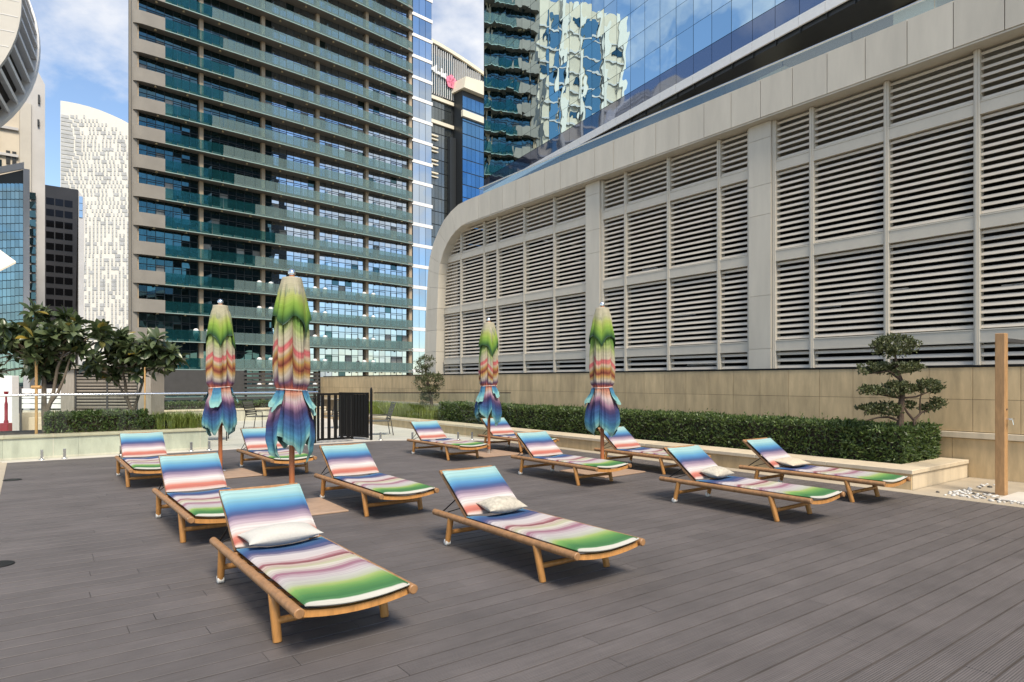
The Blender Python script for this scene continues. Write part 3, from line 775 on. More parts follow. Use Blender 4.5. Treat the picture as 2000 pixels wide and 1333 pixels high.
tt = grass_row('ornamental_grass', 'bright green grass tufts at the right end of the concrete planter', D(2.35, 15.95, 0), AN, .85, .7, .40, .42, 1500, 15)
tt.scale = (1, -1, 1)

# ------------------------------------------------------------------ glass balustrades on spigots
def balustrade(label, u0, v0, u1, v1, npan, ztop, rail, railmat, spig=True):
    a, b = D(u0, v0), D(u1, v1); d = b - a; L = d.length
    t = thing('glass_balustrade', label, 'balustrade', a, math.atan2(d.y, d.x))
    for i in range(npan):
        x0, x1 = L * i / npan + .008, L * (i + 1) / npan - .008
        box('glass_panel', 'clear_glass', t, x0, x1, -.006, .006, .07, ztop - .01)
        if spig:
            for xs in (x0 + .17, x1 - .17):
                m = MB(); m.cbox(xs - .024, xs + .024, -.032, -.009, .008, .19, .003); m.cbox(xs - .024, xs + .024, .009, .032, .008, .19, .003)
                m.tube([(xs, 0, .004), (xs, 0, .016)], [.058, .05], 14)
                m.build('spigot', 'steel', t, 30)
    m = MB()
    if rail == 'tube': m.tube([(0, 0, ztop + .012), (L, 0, ztop + .012)], .024, 12)
    else: m.box(0, L, -.012, .012, ztop - .008, ztop + .014)
    m.build('top_rail', railmat, t, True)
    return t
balustrade('glass balustrade with shiny steel rail along the back edge at left', DECK_U0 - 1.9, 15.30, 5.62, 15.30, 6, 1.225, 'tube', 'chrome')
balustrade('frameless glass balustrade with thin dark rail at the far right corner', 7.12, 15.42, 9.95, 13.35, 3, 1.20, 'flat', 'black_metal')

# ------------------------------------------------------------------ black metal gate
def gate_leaf(label, a, d, w, n, z1=1.21, latch=False):
    t = thing('metal_gate', label, 'gate', a, math.atan2(d.y, d.x), 'leaves of the black gate')
    for x in (0, w - .05): box('stile', 'black_metal', t, x, x + .05, -.025, .025, .05, z1)
    for z in (.06, z1 - .05): box('rail', 'black_metal', t, .052, w - .052, -.02, .02, z, z + .048)
    for i in range(n):
        x = .05 + (w - .1) * (i + .5) / n
        box('slat', 'black_metal', t, x - .036, x + .036, -.018, .018, .11, z1 - .052)
    return t
gate_leaf('closed black metal gate leaf of wide-spaced upright slats', D(5.66, 15.45, 0), D(1, 0), .92, 5)
gate_leaf('black metal gate leaf standing open, its slats seen overlapping edge-on', D(7.02, 15.52, 0), D(-.40, .9167), 1.0, 9)
gp = MB(); gp.tube([(0, 0, 0), (0, 0, 1.27), (0, 0, 1.31), (0, 0, 1.345)], [.034, .034, .028, .012], 12)
for (u, v), lb in (((7.07, 15.45), 'round black gate post with domed top beside the open leaf'), ((5.6, 15.45), 'black gate post behind the large umbrella skirt')):
    o = gp.build('gate_post', 'black_metal', None, True); o.location = D(u, v, 0); tag(o, lb, 'post', 'gate posts')

# ------------------------------------------------------------------ dark slat fence at the far end
fa, fb = D(11.7, 31.6), D(1.2, 31.6)
fd = fb - fa
fn = thing('slat_fence', 'dark grey horizontal slat fence across the far end of the terrace', 'fence', fa, math.atan2(fd.y, fd.x))
P = Pieces('slat', 'dark_fence', fn)
for i in range(10): P.box(0, 10.5, -.02, .02, .12 + i * .185, .12 + i * .185 + .115)
P.flush()
P = Pieces('post', 'black_metal', fn)
for i in range(7): P.box(i * 1.75 - .05, i * 1.75 + .05, -.07, -.021, 0, 2.02)
P.flush()
box('back_sheet', 'dark_fence', fn, 3.6, 7.4, .03, .05, .9, 2.0)

# ------------------------------------------------------------------ grey clad box with louvred doors, left
bx = thing('service_box', 'grey clad service box with louvred double doors behind the frangipanis', 'kiosk', Vector((at(208, 800, 19.0).x, 19.0, 0)), R(6))
W2 = 1.24
box('side_pier', 'cladding_grey', bx, -W2, -W2 + .36, -.02, .9, .0, 1.86)
box('side_pier', 'cladding_grey', bx, W2 - .36, W2, -.02, .9, .0, 1.86)
box('roof_slab', 'cladding_grey', bx, -W2 - .07, W2 + .07, -.12, 1.0, 1.862, 1.96)
box('door_backing', 'dark_interior', bx, -W2 + .362, W2 - .362, .12, .85, .0, 1.86)
P = Pieces('louvre_slat', 'cladding_grey', bx)
for sx in (-1, 1):
    for i in range(15): P.box(sx * .435 - .415, sx * .435 + .415, .03, .07, .42 + i * .095, .42 + i * .095 + .05, rx=R(25))
P.flush()
P = Pieces('door_stile', 'dark_fence', bx)
for x in (-W2 + .365, -.012, W2 - .41): P.box(x, x + .04, .01, .10, .2, 1.86)
P.flush()
box('plinth', 'cladding_grey', bx, -W2 + .362, W2 - .362, .0, .11, .0, .36)
for i in range(3):
    st = MB(); st.cbox(-1.5 + i * .42, 1.55, -.9 - i * .42 - .45, -.9 - i * .42, 0, .66 - i * .12, .01)
    o = st.build('stone_step', 'travertine_light'); o.location = bx.location; o.rotation_euler = bx.rotation_euler
    tag(o, ('highest pale stone step slab below the grey service box', 'middle pale stone step slab below the grey service box', 'lowest pale stone step slab nearest the planter hedge')[i], 'step', 'stone steps')
# white wall, white slatted bench screen and red breeching post at far left
ww = MB(); ww.cbox(-2.0, .0, 0, .25, 0, 1.64, .01)
o = ww.build('white_wall', 'white_paint'); p = at(23, 780, 16.6); o.location = (p.x, p.y, 0); tag(o, 'plain white wall end at the far left edge', 'wall')
sc_ = thing('white_screen', 'white boarded screen with dark gaps behind the tall frangipani', 'screen', Vector((at(84, 780, 19.6).x, 19.6, 0)), 0)
P = Pieces('board', 'white_paint', sc_)
for i in range(4): P.box(-.68, .62, 0, .04, .68 + i * .155, .68 + i * .155 + .132)
P.flush()
for x in (-.7, .62): box('post', 'dark_fence', sc_, x, x + .06, -.02, .06, 0, 1.34)
box('base_wall', 'planter_concrete', sc_, -.62, .60, .002, .3, 0, .62)
pr = Vector((at(12, 800, 15.9).x, 15.9, 0))
rp_ = thing('standpipe', 'red metal standpipe post with flared cap at the far left', 'standpipe', pr, 0)
m = MB(); m.tube([(0, 0, 0), (0, 0, .52), (0, 0, .56), (0, 0, .95), (0, 0, 1.0), (0, 0, 1.13)], [.05, .05, .036, .036, .022, .02], 12); m.build('pipe', 'red_paint', rp_, True)
m = MB(); m.tube([(0, 0, 1.13), (0, 0, 1.15), (0, 0, 1.25)], [.02, .03, .055], 12); m.build('cap', 'red_paint', rp_, True)
m = MB(); m.cbox(-.11, .10, -.08, .08, .26, .48, .015); m.build('valve_box', 'red_paint', rp_)

def garden_chair(label, loc, rz, s=1.0, mat='chair_mesh', dark='black_metal'):
    t = thing('garden_chair', label, 'chair', loc, rz, 'dark chairs on the pool terrace')
    for sx in (-1, 1):
        m = MB(); m.tube([(sx * .29, -.30, 0), (sx * .29, -.30, .55), (sx * .29, .25, .56), (sx * .29, .34, 0)], .014, 6); m.build('leg_frame', dark, t, True)
    m = MB(); m.cbox(-.27, .27, -.30, .25, .38, .41, .008); m.build('seat', mat, t)
    P = Pieces('back_strap', mat, t)
    for i in range(7): P.box(-.27, .27, .24 + i * .022, .25 + i * .022, .44 + i * .062, .44 + i * .062 + .045)
    P.flush()
    m = MB()
    for sx in (-1, 1): m.tube([(sx * .28, .22, .38), (sx * .28, .40, .90)], .013, 6)
    m.tube([(-.28, .40, .90), (.28, .40, .90)], .013, 6); m.build('back_frame', dark, t, True)
    return t
garden_chair('dark slatted garden chair turned sideways, left of the large umbrella', Vector((at(505, 800, 20.5).x, 20.5, 0)), R(80))
garden_chair('woven chair behind the glass just right of the gate post', Vector((at(741, 800, 18.2).x, 18.2, 0)), R(-70), dark='dark_fence')
garden_chair('black framed chair partly hidden below the left umbrella skirt', Vector((at(420, 800, 16.6).x, 16.6, 0)), R(20))
garden_chair('dark chair seen between the slats of the closed gate leaf', Vector((at(655, 800, 20.8).x, 20.8, 0)), R(-20))
hedge('clipped_hedge', 'low bright hedge on the far planter between the two left umbrellas', D(9.3, 26.42, 0), AN + math.pi, 8.5, .9, .42, .72, 700, 41, tips=False, lw=.04, ll=.08)

# ------------------------------------------------------------------ shower post and pebbles
sp_ = thing('shower_post', 'square timber post with metal tap and top arm at the right edge', 'post', D(10.30, 3.0, 0), AN)
box('post', 'post_wood', sp_, -.055, .065, -.055, .055, .0, 2.13, .006)
box('arm', 'dark_fence', sp_, .066, .9, -.02, .025, 2.02, 2.075, .004)
m = MB(); m.tube([(.02, -.056, 1.0), (.02, -.12, 1.0)], .014, 8); m.tube([(-.02, -.12, 1.005), (.06, -.12, 1.005)], .012, 8); m.tube([(.02, -.115, 1.0), (.02, -.125, .93)], .009, 8)
m.build('tap', 'chrome', sp_, True)
m = MB(); m.tube([(.01, -.0555, 1.13), (.01, -.062, 1.13)], .012, 10); m.build('fixing_cap', 'dark_fence', sp_, True)
bm = MB(); bm.cbox(-.5, .35, -.62, -.09, .0, .018, .004)
o = bm.build('shower_tray', 'pillow_white'); MATS['pillow_white']; o.data.materials.clear(); o.data.materials.append(MATS['pool_paving'])
o.location = D(10.30, 3.0, .004); o.rotation_euler = (0, 0, AN); tag(o, 'flat pale stone shower slab beside the timber post', 'slab')
pw, pd = MB(), MB()
ico = [Vector(p).normalized() for p in ((0, 0, 1), (.9, 0, .45), (.28, .85, .45), (-.72, .53, .45), (-.72, -.53, .45), (.28, -.85, .45), (.72, .53, -.45), (-.28, .85, -.45), (-.9, 0, -.45), (-.28, -.85, -.45), (.72, -.53, -.45), (0, 0, -1))]
icf = [(0, 1, 2), (0, 2, 3), (0, 3, 4), (0, 4, 5), (0, 5, 1), (1, 6, 2), (2, 7, 3), (3, 8, 4), (4, 9, 5), (5, 10, 1), (6, 7, 2), (7, 8, 3), (8, 9, 4), (9, 10, 5), (10, 6, 1), (11, 7, 6), (11, 8, 7), (11, 9, 8), (11, 10, 9), (11, 6, 10)]
rg = random.Random(4)
for i in range(190):
    if i % 3: u, v = 10.30 + rg.uniform(-.75, -.15) + rg.gauss(0, .05), 3.0 + rg.uniform(-.55, .45)
    else: u, v = 10.30 + rg.uniform(-.8, .9), 3.0 + rg.choice((-.72, .38)) + rg.gauss(0, .06)
    if -.5 < u - 10.30 < .36 and -.64 < v - 3.0 < -.07: continue
    if u > 11.7 or u < 9.6: continue
    r = rg.uniform(.014, .030); c = D(u, v, .004 + r * .3); sc3 = (rg.uniform(.8, 1.4), rg.uniform(.8, 1.3), rg.uniform(.5, .8)); a = rg.uniform(0, 6)
    vs = [Matrix.Rotation(a, 3, 'Z') @ Vector((q.x * r * sc3[0], q.y * r * sc3[1], q.z * r * sc3[2])) + c for q in ico]
    (pd if i % 5 == 0 else pw).add(vs, icf)
for mb, mt, lb in ((pw, 'white_pebble', 'white pebbles scattered round the shower post'), (pd, 'dark_pebble', 'dark pebbles among the white ones round the shower post')):
    tag(mb.build('pebbles', mt, None, 60), lb, 'pebbles', kind='stuff')

# ------------------------------------------------------------------ striped cloth
BACK = [(0, (188, 230, 226)), (.14, (176, 226, 226)), (.22, (130, 198, 218)), (.31, (72, 160, 212)), (.39, (52, 120, 184)), (.45, (62, 92, 150)), (.50, (112, 104, 148)),
        (.56, (172, 148, 172)), (.63, (214, 190, 202)), (.70, (242, 230, 226)), (.76, (246, 238, 232)), (.81, (238, 200, 186)), (.86, (226, 128, 102)), (.92, (214, 104, 84)), (.955, (236, 160, 138)), (.985, (248, 226, 214))]
SEAT = [(0, (120, 190, 212)), (.05, (66, 138, 192)), (.11, (50, 100, 164)), (.165, (62, 84, 144)), (.21, (140, 128, 162)), (.26, (240, 230, 230)), (.345, (242, 228, 224)), (.385, (200, 134, 142)), (.405, (152, 66, 80)), (.44, (230, 202, 190)),
        (.48, (218, 216, 172)), (.53, (244, 236, 222)), (.575, (196, 140, 160)), (.60, (180, 118, 142)), (.64, (222, 200, 206)), (.71, (226, 222, 216)), (.77, (214, 218, 190)), (.80, (188, 214, 112)), (.85, (132, 190, 84)), (.90, (92, 164, 80)), (.95, (70, 140, 76)), (.978, (84, 150, 88)), (.985, (244, 240, 226)), (1, (244, 240, 226))]
CANO = [(0, (216, 206, 176)), (.16, (104, 152, 50)), (.22, (124, 170, 58)), (.275, (186, 202, 116)), (.32, (218, 210, 172)), (.37, (224, 208, 178)), (.382, (230, 92, 98)), (.405, (236, 112, 106)), (.425, (234, 204, 168)), (.447, (212, 168, 70)), (.468, (188, 104, 52)), (.484, (146, 54, 44)), (.50, (190, 112, 52)),
        (.518, (224, 178, 88)), (.545, (230, 214, 192)), (.575, (124, 86, 122)), (.60, (206, 96, 68)), (.635, (238, 172, 138)), (.665, (230, 206, 200)), (.71, (176, 130, 156)), (.75, (92, 68, 112)), (.795, (48, 66, 130)), (.85, (42, 104, 166)), (.905, (58, 146, 188)), (.955, (112, 194, 204)), (.975, (160, 222, 214)), (1, (160, 222, 214))]
VENT = [(0, (214, 202, 172)), (.26, (212, 206, 164)), (.44, (196, 208, 96)), (.62, (156, 196, 44)), (.76, (122, 170, 42)), (.88, (72, 122, 48)), (.96, (48, 88, 60)), (.985, (120, 150, 130))]
GAIN = .53
ramp_mat('cloth_back', BACK, gain=GAIN, freq=26); ramp_mat('cloth_seat', SEAT, gain=GAIN, freq=52); ramp_mat('cloth_canopy', CANO, streak=.008, gain=GAIN); ramp_mat('cloth_vent', VENT, streak=.015, gain=GAIN)

def cushion(w, L, t, sag, seed, nx=14, ny=28):
    m = MB(); o = Vector((seed * 3.1, seed * 1.7, 0))
    top, bot = [], []
    for j in range(ny + 1):
        for i in range(nx + 1):
            a, b = math.sin((i / nx - .5) * math.pi), math.sin((j / ny - .5) * math.pi)
            a = .5 * a + (i / nx - .5); b = .35 * b + 1.3 * (j / ny - .5)
            x, y = a * w / 2, (b + 1) / 2 * L
            e = math.sqrt(max(0, 1 - abs(a) ** 7)) * math.sqrt(max(0, 1 - abs(b) ** 14))
            s_ = -sag * (1 - a * a)
            wr = .007 * mnoise.noise(Vector((x * 6, y * 4, 0)) + o) + .004 * mnoise.noise(Vector((x * 17, y * 13, 3)) + o)
            x += .004 * mnoise.noise(Vector((0, y * 5, a)) + o); yy = y + .006 * mnoise.noise(Vector((x * 6, b, 0)) + o)
            top.append((x, yy, s_ + t * .5 + t * .5 * e + wr * e)); bot.append((x, yy, s_ + t * .5 - t * .5 * e))
    n = len(top); m.v = top + bot
    uv1 = [(0, 0)] * (2 * n)
    k = nx + 1
    for j in range(ny + 1):
        for i in range(k):
            y = top[j * k + i][1] / L
            uv1[j * k + i] = (y, top[j * k + i][0]); uv1[n + j * k + i] = (y, top[j * k + i][0])
    for j in range(ny):
        for i in range(nx):
            a = j * k + i
            m.f += [(a, a + 1, a + k + 1, a + k), (n + a, n + a + k, n + a + k + 1, n + a + 1)]
    for i in range(nx):
        m.f += [(i, n + i, n + i + 1, i + 1), (ny * k + i, ny * k + i + 1, n + ny * k + i + 1, n + ny * k + i)]
    for j in range(ny):
        a, b = j * k, (j + 1) * k
        m.f += [(a, b, n + b, n + a), (a + nx, n + a + nx, n + b + nx, b + nx)]
    m.uv = uv1
    return m

BA = R(38)
def lounger_meshes():
    out = []
    def reg(name, mb, mat, smooth=True, loc=None, rot=None): out.append((name, mb.mesh(name, mat, smooth), loc, rot))
    for sx in (-1, 1):
        m = MB(); m.tube([(sx * .338, -1.065, .272), (sx * .338, -1.06, .272), (sx * .338, .905, .272), (sx * .338, .91, .272)], [.024, .029, .029, .024], 14); reg('side_rail', m, 'teak_worn')
        m = MB(); m.tube([(sx * .338, -.605, .262), (sx * .336, -.68, .004), (sx * .336, -.681, .0)], [.030, .027, .024], 12); reg('front_leg', m, 'teak')
        m = MB(); m.tube([(sx * .338, .62, .262), (sx * .336, .68, .03)], [.029, .025], 12); reg('back_leg', m, 'teak')
        m = MB(); m.tube([(sx * .336 - .024, .685, .031), (sx * .336 - .018, .685, .031), (sx * .336 + .018, .685, .031), (sx * .336 + .024, .685, .031)], [.024, .031, .031, .024], 14); reg('wheel', m, 'rubber_wheel')
        m = MB(); m.tube([(sx * .30, .60, .425), (sx * .318, .80, .285)], .006, 6); m.tube([(sx * .30, .52, .36), (sx * .318, .70, .30)], .005, 6); reg('backrest_strut', m, 'black_metal')
    m = MB(); m.tube([(-.336, -.655, .115), (.336, -.655, .115)], .021, 10); reg('front_stretcher', m, 'teak')
    m = MB(); m.tube([(-.336, .655, .125), (.336, .655, .125)], .021, 10); reg('back_stretcher', m, 'teak')
    m = MB(); n = 10
    A, B = [], []
    for i in range(n + 1):
        x = -.33 + .66 * i / n; sg = .034 * (1 - (2 * x / .66) ** 2)
        A.append((x, -1.03, .280 - sg)); B.append((x, -1.03, .242 - sg))
    m.strip(A, B, (0, .03, 0)); reg('foot_bar', m, 'teak', 30)
    for yy in (-.86, -.66, -.46, -.26, -.06, .14, .32):
        m = MB(); A, B = [], []
        for i in range(7):
            x = -.33 + .66 * i / 6; sg = .034 * (1 - (2 * x / .66) ** 2); A.append((x, yy, .276 - sg)); B.append((x, yy, .258 - sg))
        m.strip(A, B, (0, .09, 0)); reg('seat_slat', m, 'teak', 30)
    m = MB(); m.tube([(-.33, .385, .272), (.33, .385, .272)], .016, 8); reg('hinge_bar', m, 'teak_worn')
    m = MB()
    for x in (-.303, .263): m.cbox(x, x + .04, 0, .60, -.034, -.006, .004)
    for yy in (.03, .16, .29, .42): m.cbox(-.262, .262, yy, yy + .09, -.026, -.008, .003)
    m.cbox(-.303, .303, .545, .60, -.0345, -.0055, .004)
    reg('backrest_frame', m, 'teak_worn', False, (0, .405, .300), (BA, 0, 0))
    return out
LM = lounger_meshes()
cb_ = [cushion(.600, .545, .050, .012, 10 + i, ny=20) for i in range(4)]
for c in cb_: c.uv = [(1 - u, w) for u, w in c.uv]
cs_ = [cushion(.612, 1.44, .056, .030, 20 + i, ny=40) for i in range(4)]
for c in cs_: c.uv = [(1 - u, w) for u, w in c.uv]
def piping(c, nx, ny, L, mat):
    k = nx + 1; n = len(c.v) // 2
    idx = [i for i in range(k)] + [j * k + nx for j in range(1, ny + 1)] + [ny * k + i for i in range(nx - 1, -1, -1)] + [j * k for j in range(ny - 1, -1, -1)]
    m = MB(); m.tube([((c.v[i][0] + c.v[n + i][0]) / 2, (c.v[i][1] + c.v[n + i][1]) / 2, (c.v[i][2] + c.v[n + i][2]) / 2) for i in idx], .0055, 6)
    m.uv = [(1 - p[1] / L - .012, p[0]) for p in m.v]
    return m.mesh('piping', mat, True)
PB = [piping(c, 14, 20, .545, 'cloth_back') for c in cb_]; PS = [piping(c, 14, 40, 1.44, 'cloth_seat') for c in cs_]
CB = [c.mesh('back_cushion', 'cloth_back', 60) for c in cb_]; CS = [c.mesh('seat_cushion', 'cloth_seat', 60) for c in cs_]
LOUNGE = [(1.16, 3.80, 0.0, 'striped sun lounger nearest the camera, with the long white pillow'),
          (1.17, 6.67, 0.3, 'striped sun lounger right behind the nearest one, no pillow'),
          (1.17, 10.62, -.6, 'small-looking striped lounger farthest left, in front of the concrete planter'),
          (3.03, 10.58, .4, 'striped lounger half hidden behind the skirt of the largest umbrella'),
          (3.03, 6.73, -.2, 'striped lounger without pillow right of the largest umbrella and its base plate'),
          (3.09, 3.75, .2, 'striped lounger in the centre foreground, with a round speckled pillow'),
          (6.40, 10.58, .8, 'striped lounger farthest back near the glass corner, left of an umbrella pole'),
          (8.21, 10.64, 0.0, 'striped lounger mostly hidden behind the farthest umbrella pole by the planter'),
          (6.36, 6.91, .2, 'striped lounger without pillow, its foot end over the right umbrella base plate'),
          (8.23, 6.91, -.3, 'striped lounger beside the hedge planter behind the right umbrella pole, no pillow'),
          (6.43, 3.87, .3, 'striped lounger at right with a round speckled pillow, in front of the rightmost one'),
          (8.20, 3.92, -.2, 'rightmost striped lounger, against the planter, with a flat beige pillow')]
LO = []
for i, (u, v, dr, lb) in enumerate(LOUNGE):
    t = thing('sun_lounger', lb, 'sun lounger', D(u + .335, v + .68, 0), AN + R(dr), 'striped sun loungers on the deck')
    for nm, me, loc, rot in LM:
        o = link(nm, me, t)
        if loc: o.location = loc; o.rotation_euler = rot
    o = link('seat_cushion', CS[i % 4], t); o.location = (rnd.uniform(-.008, .008), -1.04 + rnd.uniform(-.012, .008), .277); o.rotation_euler = (0, 0, R(rnd.uniform(-.5, .5))); link('piping', PS[i % 4], o)
    o = link('back_cushion', CB[i % 4], t); o.location = (rnd.uniform(-.008, .008), .405, .302); o.rotation_euler = (BA, 0, R(rnd.uniform(-.6, .6))); link('piping', PB[i % 4], o)
    LO.append(t)

def pillow(label, lg, lx, ly, lz, w, d, h, mat, rx, rz_, p=2.6, seed=1):
    m = MB(); n = 20; top, bot = [], []
    for j in range(n + 1):
        for i in range(n + 1):
            a, b = math.sin((i / n - .5) * math.pi), math.sin((j / n - .5) * math.pi)
            e = (max(0, 1 - abs(a) ** p) * max(0, 1 - abs(b) ** p)) ** .55
            pin = 1 - .10 * (1 - abs(b)) * 0 - .09 * (1 - b * b) * abs(a) ** 3
            pin2 = 1 - .09 * (1 - a * a) * abs(b) ** 3
            wr = 1 + .10 * mnoise.noise(Vector((a * 2.5, b * 2.5, seed)))
            top.append((a * w / 2 * pin, b * d / 2 * pin2, h / 2 * e * wr)); bot.append((a * w / 2 * pin, b * d / 2 * pin2, -h / 2 * e))
    N = len(top); m.v = top + bot; k = n + 1
    for j in range(n):
        for i in range(n):
            a = j * k + i; m.f += [(a, a + 1, a + k + 1, a + k), (N + a, N + a + k, N + a + k + 1, N + a + 1)]
    o = m.build('pillow', mat, None, 80)
    lo = LOUNGE[lg]
    ang = AN + R(lo[2]); c0 = D(lo[0] + .335, lo[1] + .68, 0)
    o.location = c0 + Matrix.Rotation(ang, 3, 'Z') @ Vector((lx, ly, lz))
    o.rotation_euler = (Matrix.Rotation(ang, 3, 'Z') @ Matrix.Rotation(rz_, 3, 'Z') @ Matrix.Rotation(rx, 3, 'X')).to_euler()
    tag(o, label, 'pillow', 'loose pillows on the loungers')
pillow('long plain white pillow leaning on the nearest lounger', 0, .0, .335, .385, .55, .25, .14, 'pillow_white', R(6), R(5), 2.0, seed=1)
pillow('speckled off-white pillow on the lounger in the centre foreground', 5, .02, .325, .385, .40, .25, .14, 'pillow_speckled', R(8), R(-3), 2.0, seed=2)
pillow('speckled off-white pillow on the right lounger, nearer of the two', 10, .02, .325, .385, .40, .25, .14, 'pillow_speckled', R(8), R(4), 2.0, seed=3)
pillow('flat beige pillow on the rightmost lounger', 11, .02, .33, .375, .46, .32, .10, 'pillow_beige', R(8), R(0), 2.2, seed=4)

# ------------------------------------------------------------------ closed umbrellas
def interp(tab, z):
    for (a, va), (b, vb) in zip(tab, tab[1:]):
        if a >= z >= b:
            k = (a - z) / (a - b); k = k * k * (3 - 2 * k); return va + (vb - va) * k
    return tab[0][1] if z > tab[0][0] else tab[-1][1]
RM = [(2.70, .105), (2.50, .145), (2.25, .160), (1.95, .172), (1.65, .180), (1.48, .172), (1.40, .150), (1.32, .165), (1.15, .215), (.98, .255), (.84, .262), (.70, .235), (.58, .18), (.5, .14)]
FA = [(2.70, .012), (2.2, .030), (1.8, .038), (1.5, .032), (1.40, .020), (1.3, .032), (1.1, .058), (.85, .070), (.5, .05)]
def umbrella(label, u, v, rot, seed):
    rg = random.Random(seed); ph = rg.uniform(0, 6.28)
    t = thing('closed_umbrella', label, 'umbrella', D(u, v, 0), AN + rot, 'closed striped umbrellas')
    m = MB(); m.cbox(-.5, .5, -.5, .5, .002, .022, .004); m.build('base_plate', 'base_plate', t)
    m = MB(); m.tube([(0, 0, .022), (0, 0, .10)], .044, 16); m.tube([(.043, 0, .07), (.075, 0, .07)], .010, 8); m.build('sleeve', 'steel', t, True)
    m = MB(); m.tube([(0, 0, .03), (0, 0, 2.74)], .0315, 16); m.build('pole', 'teak_pole', t, True)
    m = MB(); m.tube([(0, 0, 2.70), (0, 0, 2.745), (0, 0, 2.75), (0, 0, 2.775), (0, 0, 2.80), (0, 0, 2.815)], [.03, .03, .042, .045, .03, .004], 16); m.build('finial', 'chrome', t, True)
    N = 8
    amp = [rg.uniform(.55, 1.25) for _ in range(N)]; skew = [rg.uniform(-.25, .25) for _ in range(N)]
    tips = [rg.uniform(0, 1) for _ in range(N)]
    for k in range(0, N, 2): tips[k] = rg.uniform(.0, .25)
    for k in range(1, N, 2): tips[k] = rg.uniform(.5, 1.0)
    def lobe(th, z):
        th2 = th - ph + .22 * math.sin(2 * th + seed) + .10 * (z - 1.4) * math.sin(th + seed)
        q = (th2 * N / (2 * math.pi)) % N; k = int(q); f = q - k
        f = min(max(f + skew[k] * math.sin(math.pi * f), 0), 1)
        sh = math.sin(math.pi * f) ** .75
        k2 = (k + 1) % N
        a = amp[k]
        return k, f, sh, a
    N2 = 4
    off = [rg.uniform(-.05, .05) for _ in range(N)]; tipf = [rg.choice((.25, .35, .65, .75)) for _ in range(N2)]
    cuts = sorted(rg.uniform(-.28, .28) + k * 2 * math.pi / N2 for k in range(N2))
    drop = [rg.uniform(0, .20) for _ in range(N2)]; swing = [rg.uniform(-.6, .6) for _ in range(N2)]; out_ = [rg.uniform(.7, 1.2) for _ in range(N2)]
    def flap(th):
        a = (th - ph - cuts[0]) % (2 * math.pi) + cuts[0]; k = max(i for i in range(N2) if cuts[i] <= a + 1e-9)
        b = cuts[k + 1] if k + 1 < N2 else cuts[0] + 2 * math.pi
        f = (a - cuts[k]) / (b - cuts[k])
        return k, min(max(f + swing[k] * .35 * math.sin(math.pi * f), 0), 1)
    def hemz(th):
        k, f = flap(th)
        g_ = (1 - f / tipf[k]) if f < tipf[k] else (f - tipf[k]) / (1 - tipf[k])
        return .55 + drop[k] + .21 * g_ + .03 * mnoise.noise(Vector((math.cos(th) * 3.5, math.sin(th) * 3.5, seed)))
    def sheet(z_top, hem, rfun, sfun, nth=240, nz=80, th0=0, th1=2 * math.pi, close=True):
        mb = MB(); cols = nth if close else nth + 1
        for j in range(nz + 1):
            tt_ = j / nz
            for i in range(cols):
                th = th0 + (th1 - th0) * i / nth
                z = z_top + (hem(th) - z_top) * tt_
                r = rfun(th, z, tt_)
                mb.v.append((r * math.cos(th), r * math.sin(th), z)); mb.uv.append((sfun(th, z, tt_), th * .35))
        for j in range(nz):
            for i in range(nth):
                a, b = j * cols + i, j * cols + (i + 1) % cols
                mb.f.append((a, a + cols, b + cols, b))
        return mb
    def rmain(th, z, tt_):
        k, f, sh, a = lobe(th, z)
        wr = .006 * math.sin(21 * th + 3 * math.sin(3 * th + seed) + 1.5 * z) * min(1, max(0, (2.6 - z) * 3)) + .008 * mnoise.noise(Vector((math.cos(th) * 6, math.sin(th) * 6, z * 3.0 + seed))) + .005 * mnoise.noise(Vector((math.cos(th) * 15, math.sin(th) * 15, z * 5)))
        up = interp(RM, z) + interp(FA, z) * (2 * sh - 1.1) * a
        if z < 1.46:
            k2, f2 = flap(th); s2 = math.sin(math.pi * f2) ** .8
            fine = .017 * math.sin(f2 * 13 + 2 * math.sin(f2 * 5 + k2) + k2 * 2 + z * 2.5) * min(1, (1.46 - z) * 3)
            lo = interp(RM, z) * (.93 + .06 * s2 * out_[k2]) + fine + .35 * interp(FA, z) * (2 * sh - 1) + .040 * (.5 - f2) * (1 if k2 % 2 else -1) * min(1, (1.46 - z) * 2)
            w = min(1, (1.46 - z) / .22); w = w * w * (3 - 2 * w)
            up = up * (1 - w) + lo * w
        return max(.042, up + wr)
    def smain(th, z, tt_):
        k, f, sh, a = lobe(th, z)
        zz_ = max(z, 1.40)
        sz = (2.62 - z) / (2.62 - .60)
        ch = (off[k] + .045 * (.5 - f) * (1 if k % 2 else -1) + .03 * (.5 - sh)) if z > 1.40 else 0
        if z < 1.40:
            k2, f2 = flap(th); ch = -.05 * (1 - abs(2 * f2 - 1)) + .025 + off[k2] * .7
        g_ = min(1, abs(z - 1.40) / .25)
        sz += ch * g_
        sz = min(sz, .605) if z > 1.40 else max(sz, .600)
        w = min(1, max(0, (tt_ - .74) / .26)); w = w * w
        return sz * (1 - w) + tt_ * w
    mb = sheet(2.62, hemz, rmain, smain)
    mb.build('canopy', 'cloth_canopy', t, 70)
    # loose hem flaps turned out under the tie
    for q in range(3):
        c = ph + q * 2.1 + rg.uniform(-.4, .4); wd = rg.uniform(.28, .45); hz = rg.uniform(1.02, 1.18)
        fl = sheet(1.395, lambda th: hz + .10 * abs(th - c) / wd + .02 * math.sin(th * 17), lambda th, z, tt_: rmain(th, z, tt_) + .012 + .055 * tt_ ** 1.3 + .014 * math.sin((th - c) / wd * 7) * tt_,
                   lambda th, z, tt_: .87 + .13 * tt_, 20, 14, c - wd, c + wd, False)
        fl.build('hem_flap', 'cloth_canopy', t, 70)
    vh = [rg.uniform(0, 1) for _ in range(4)]
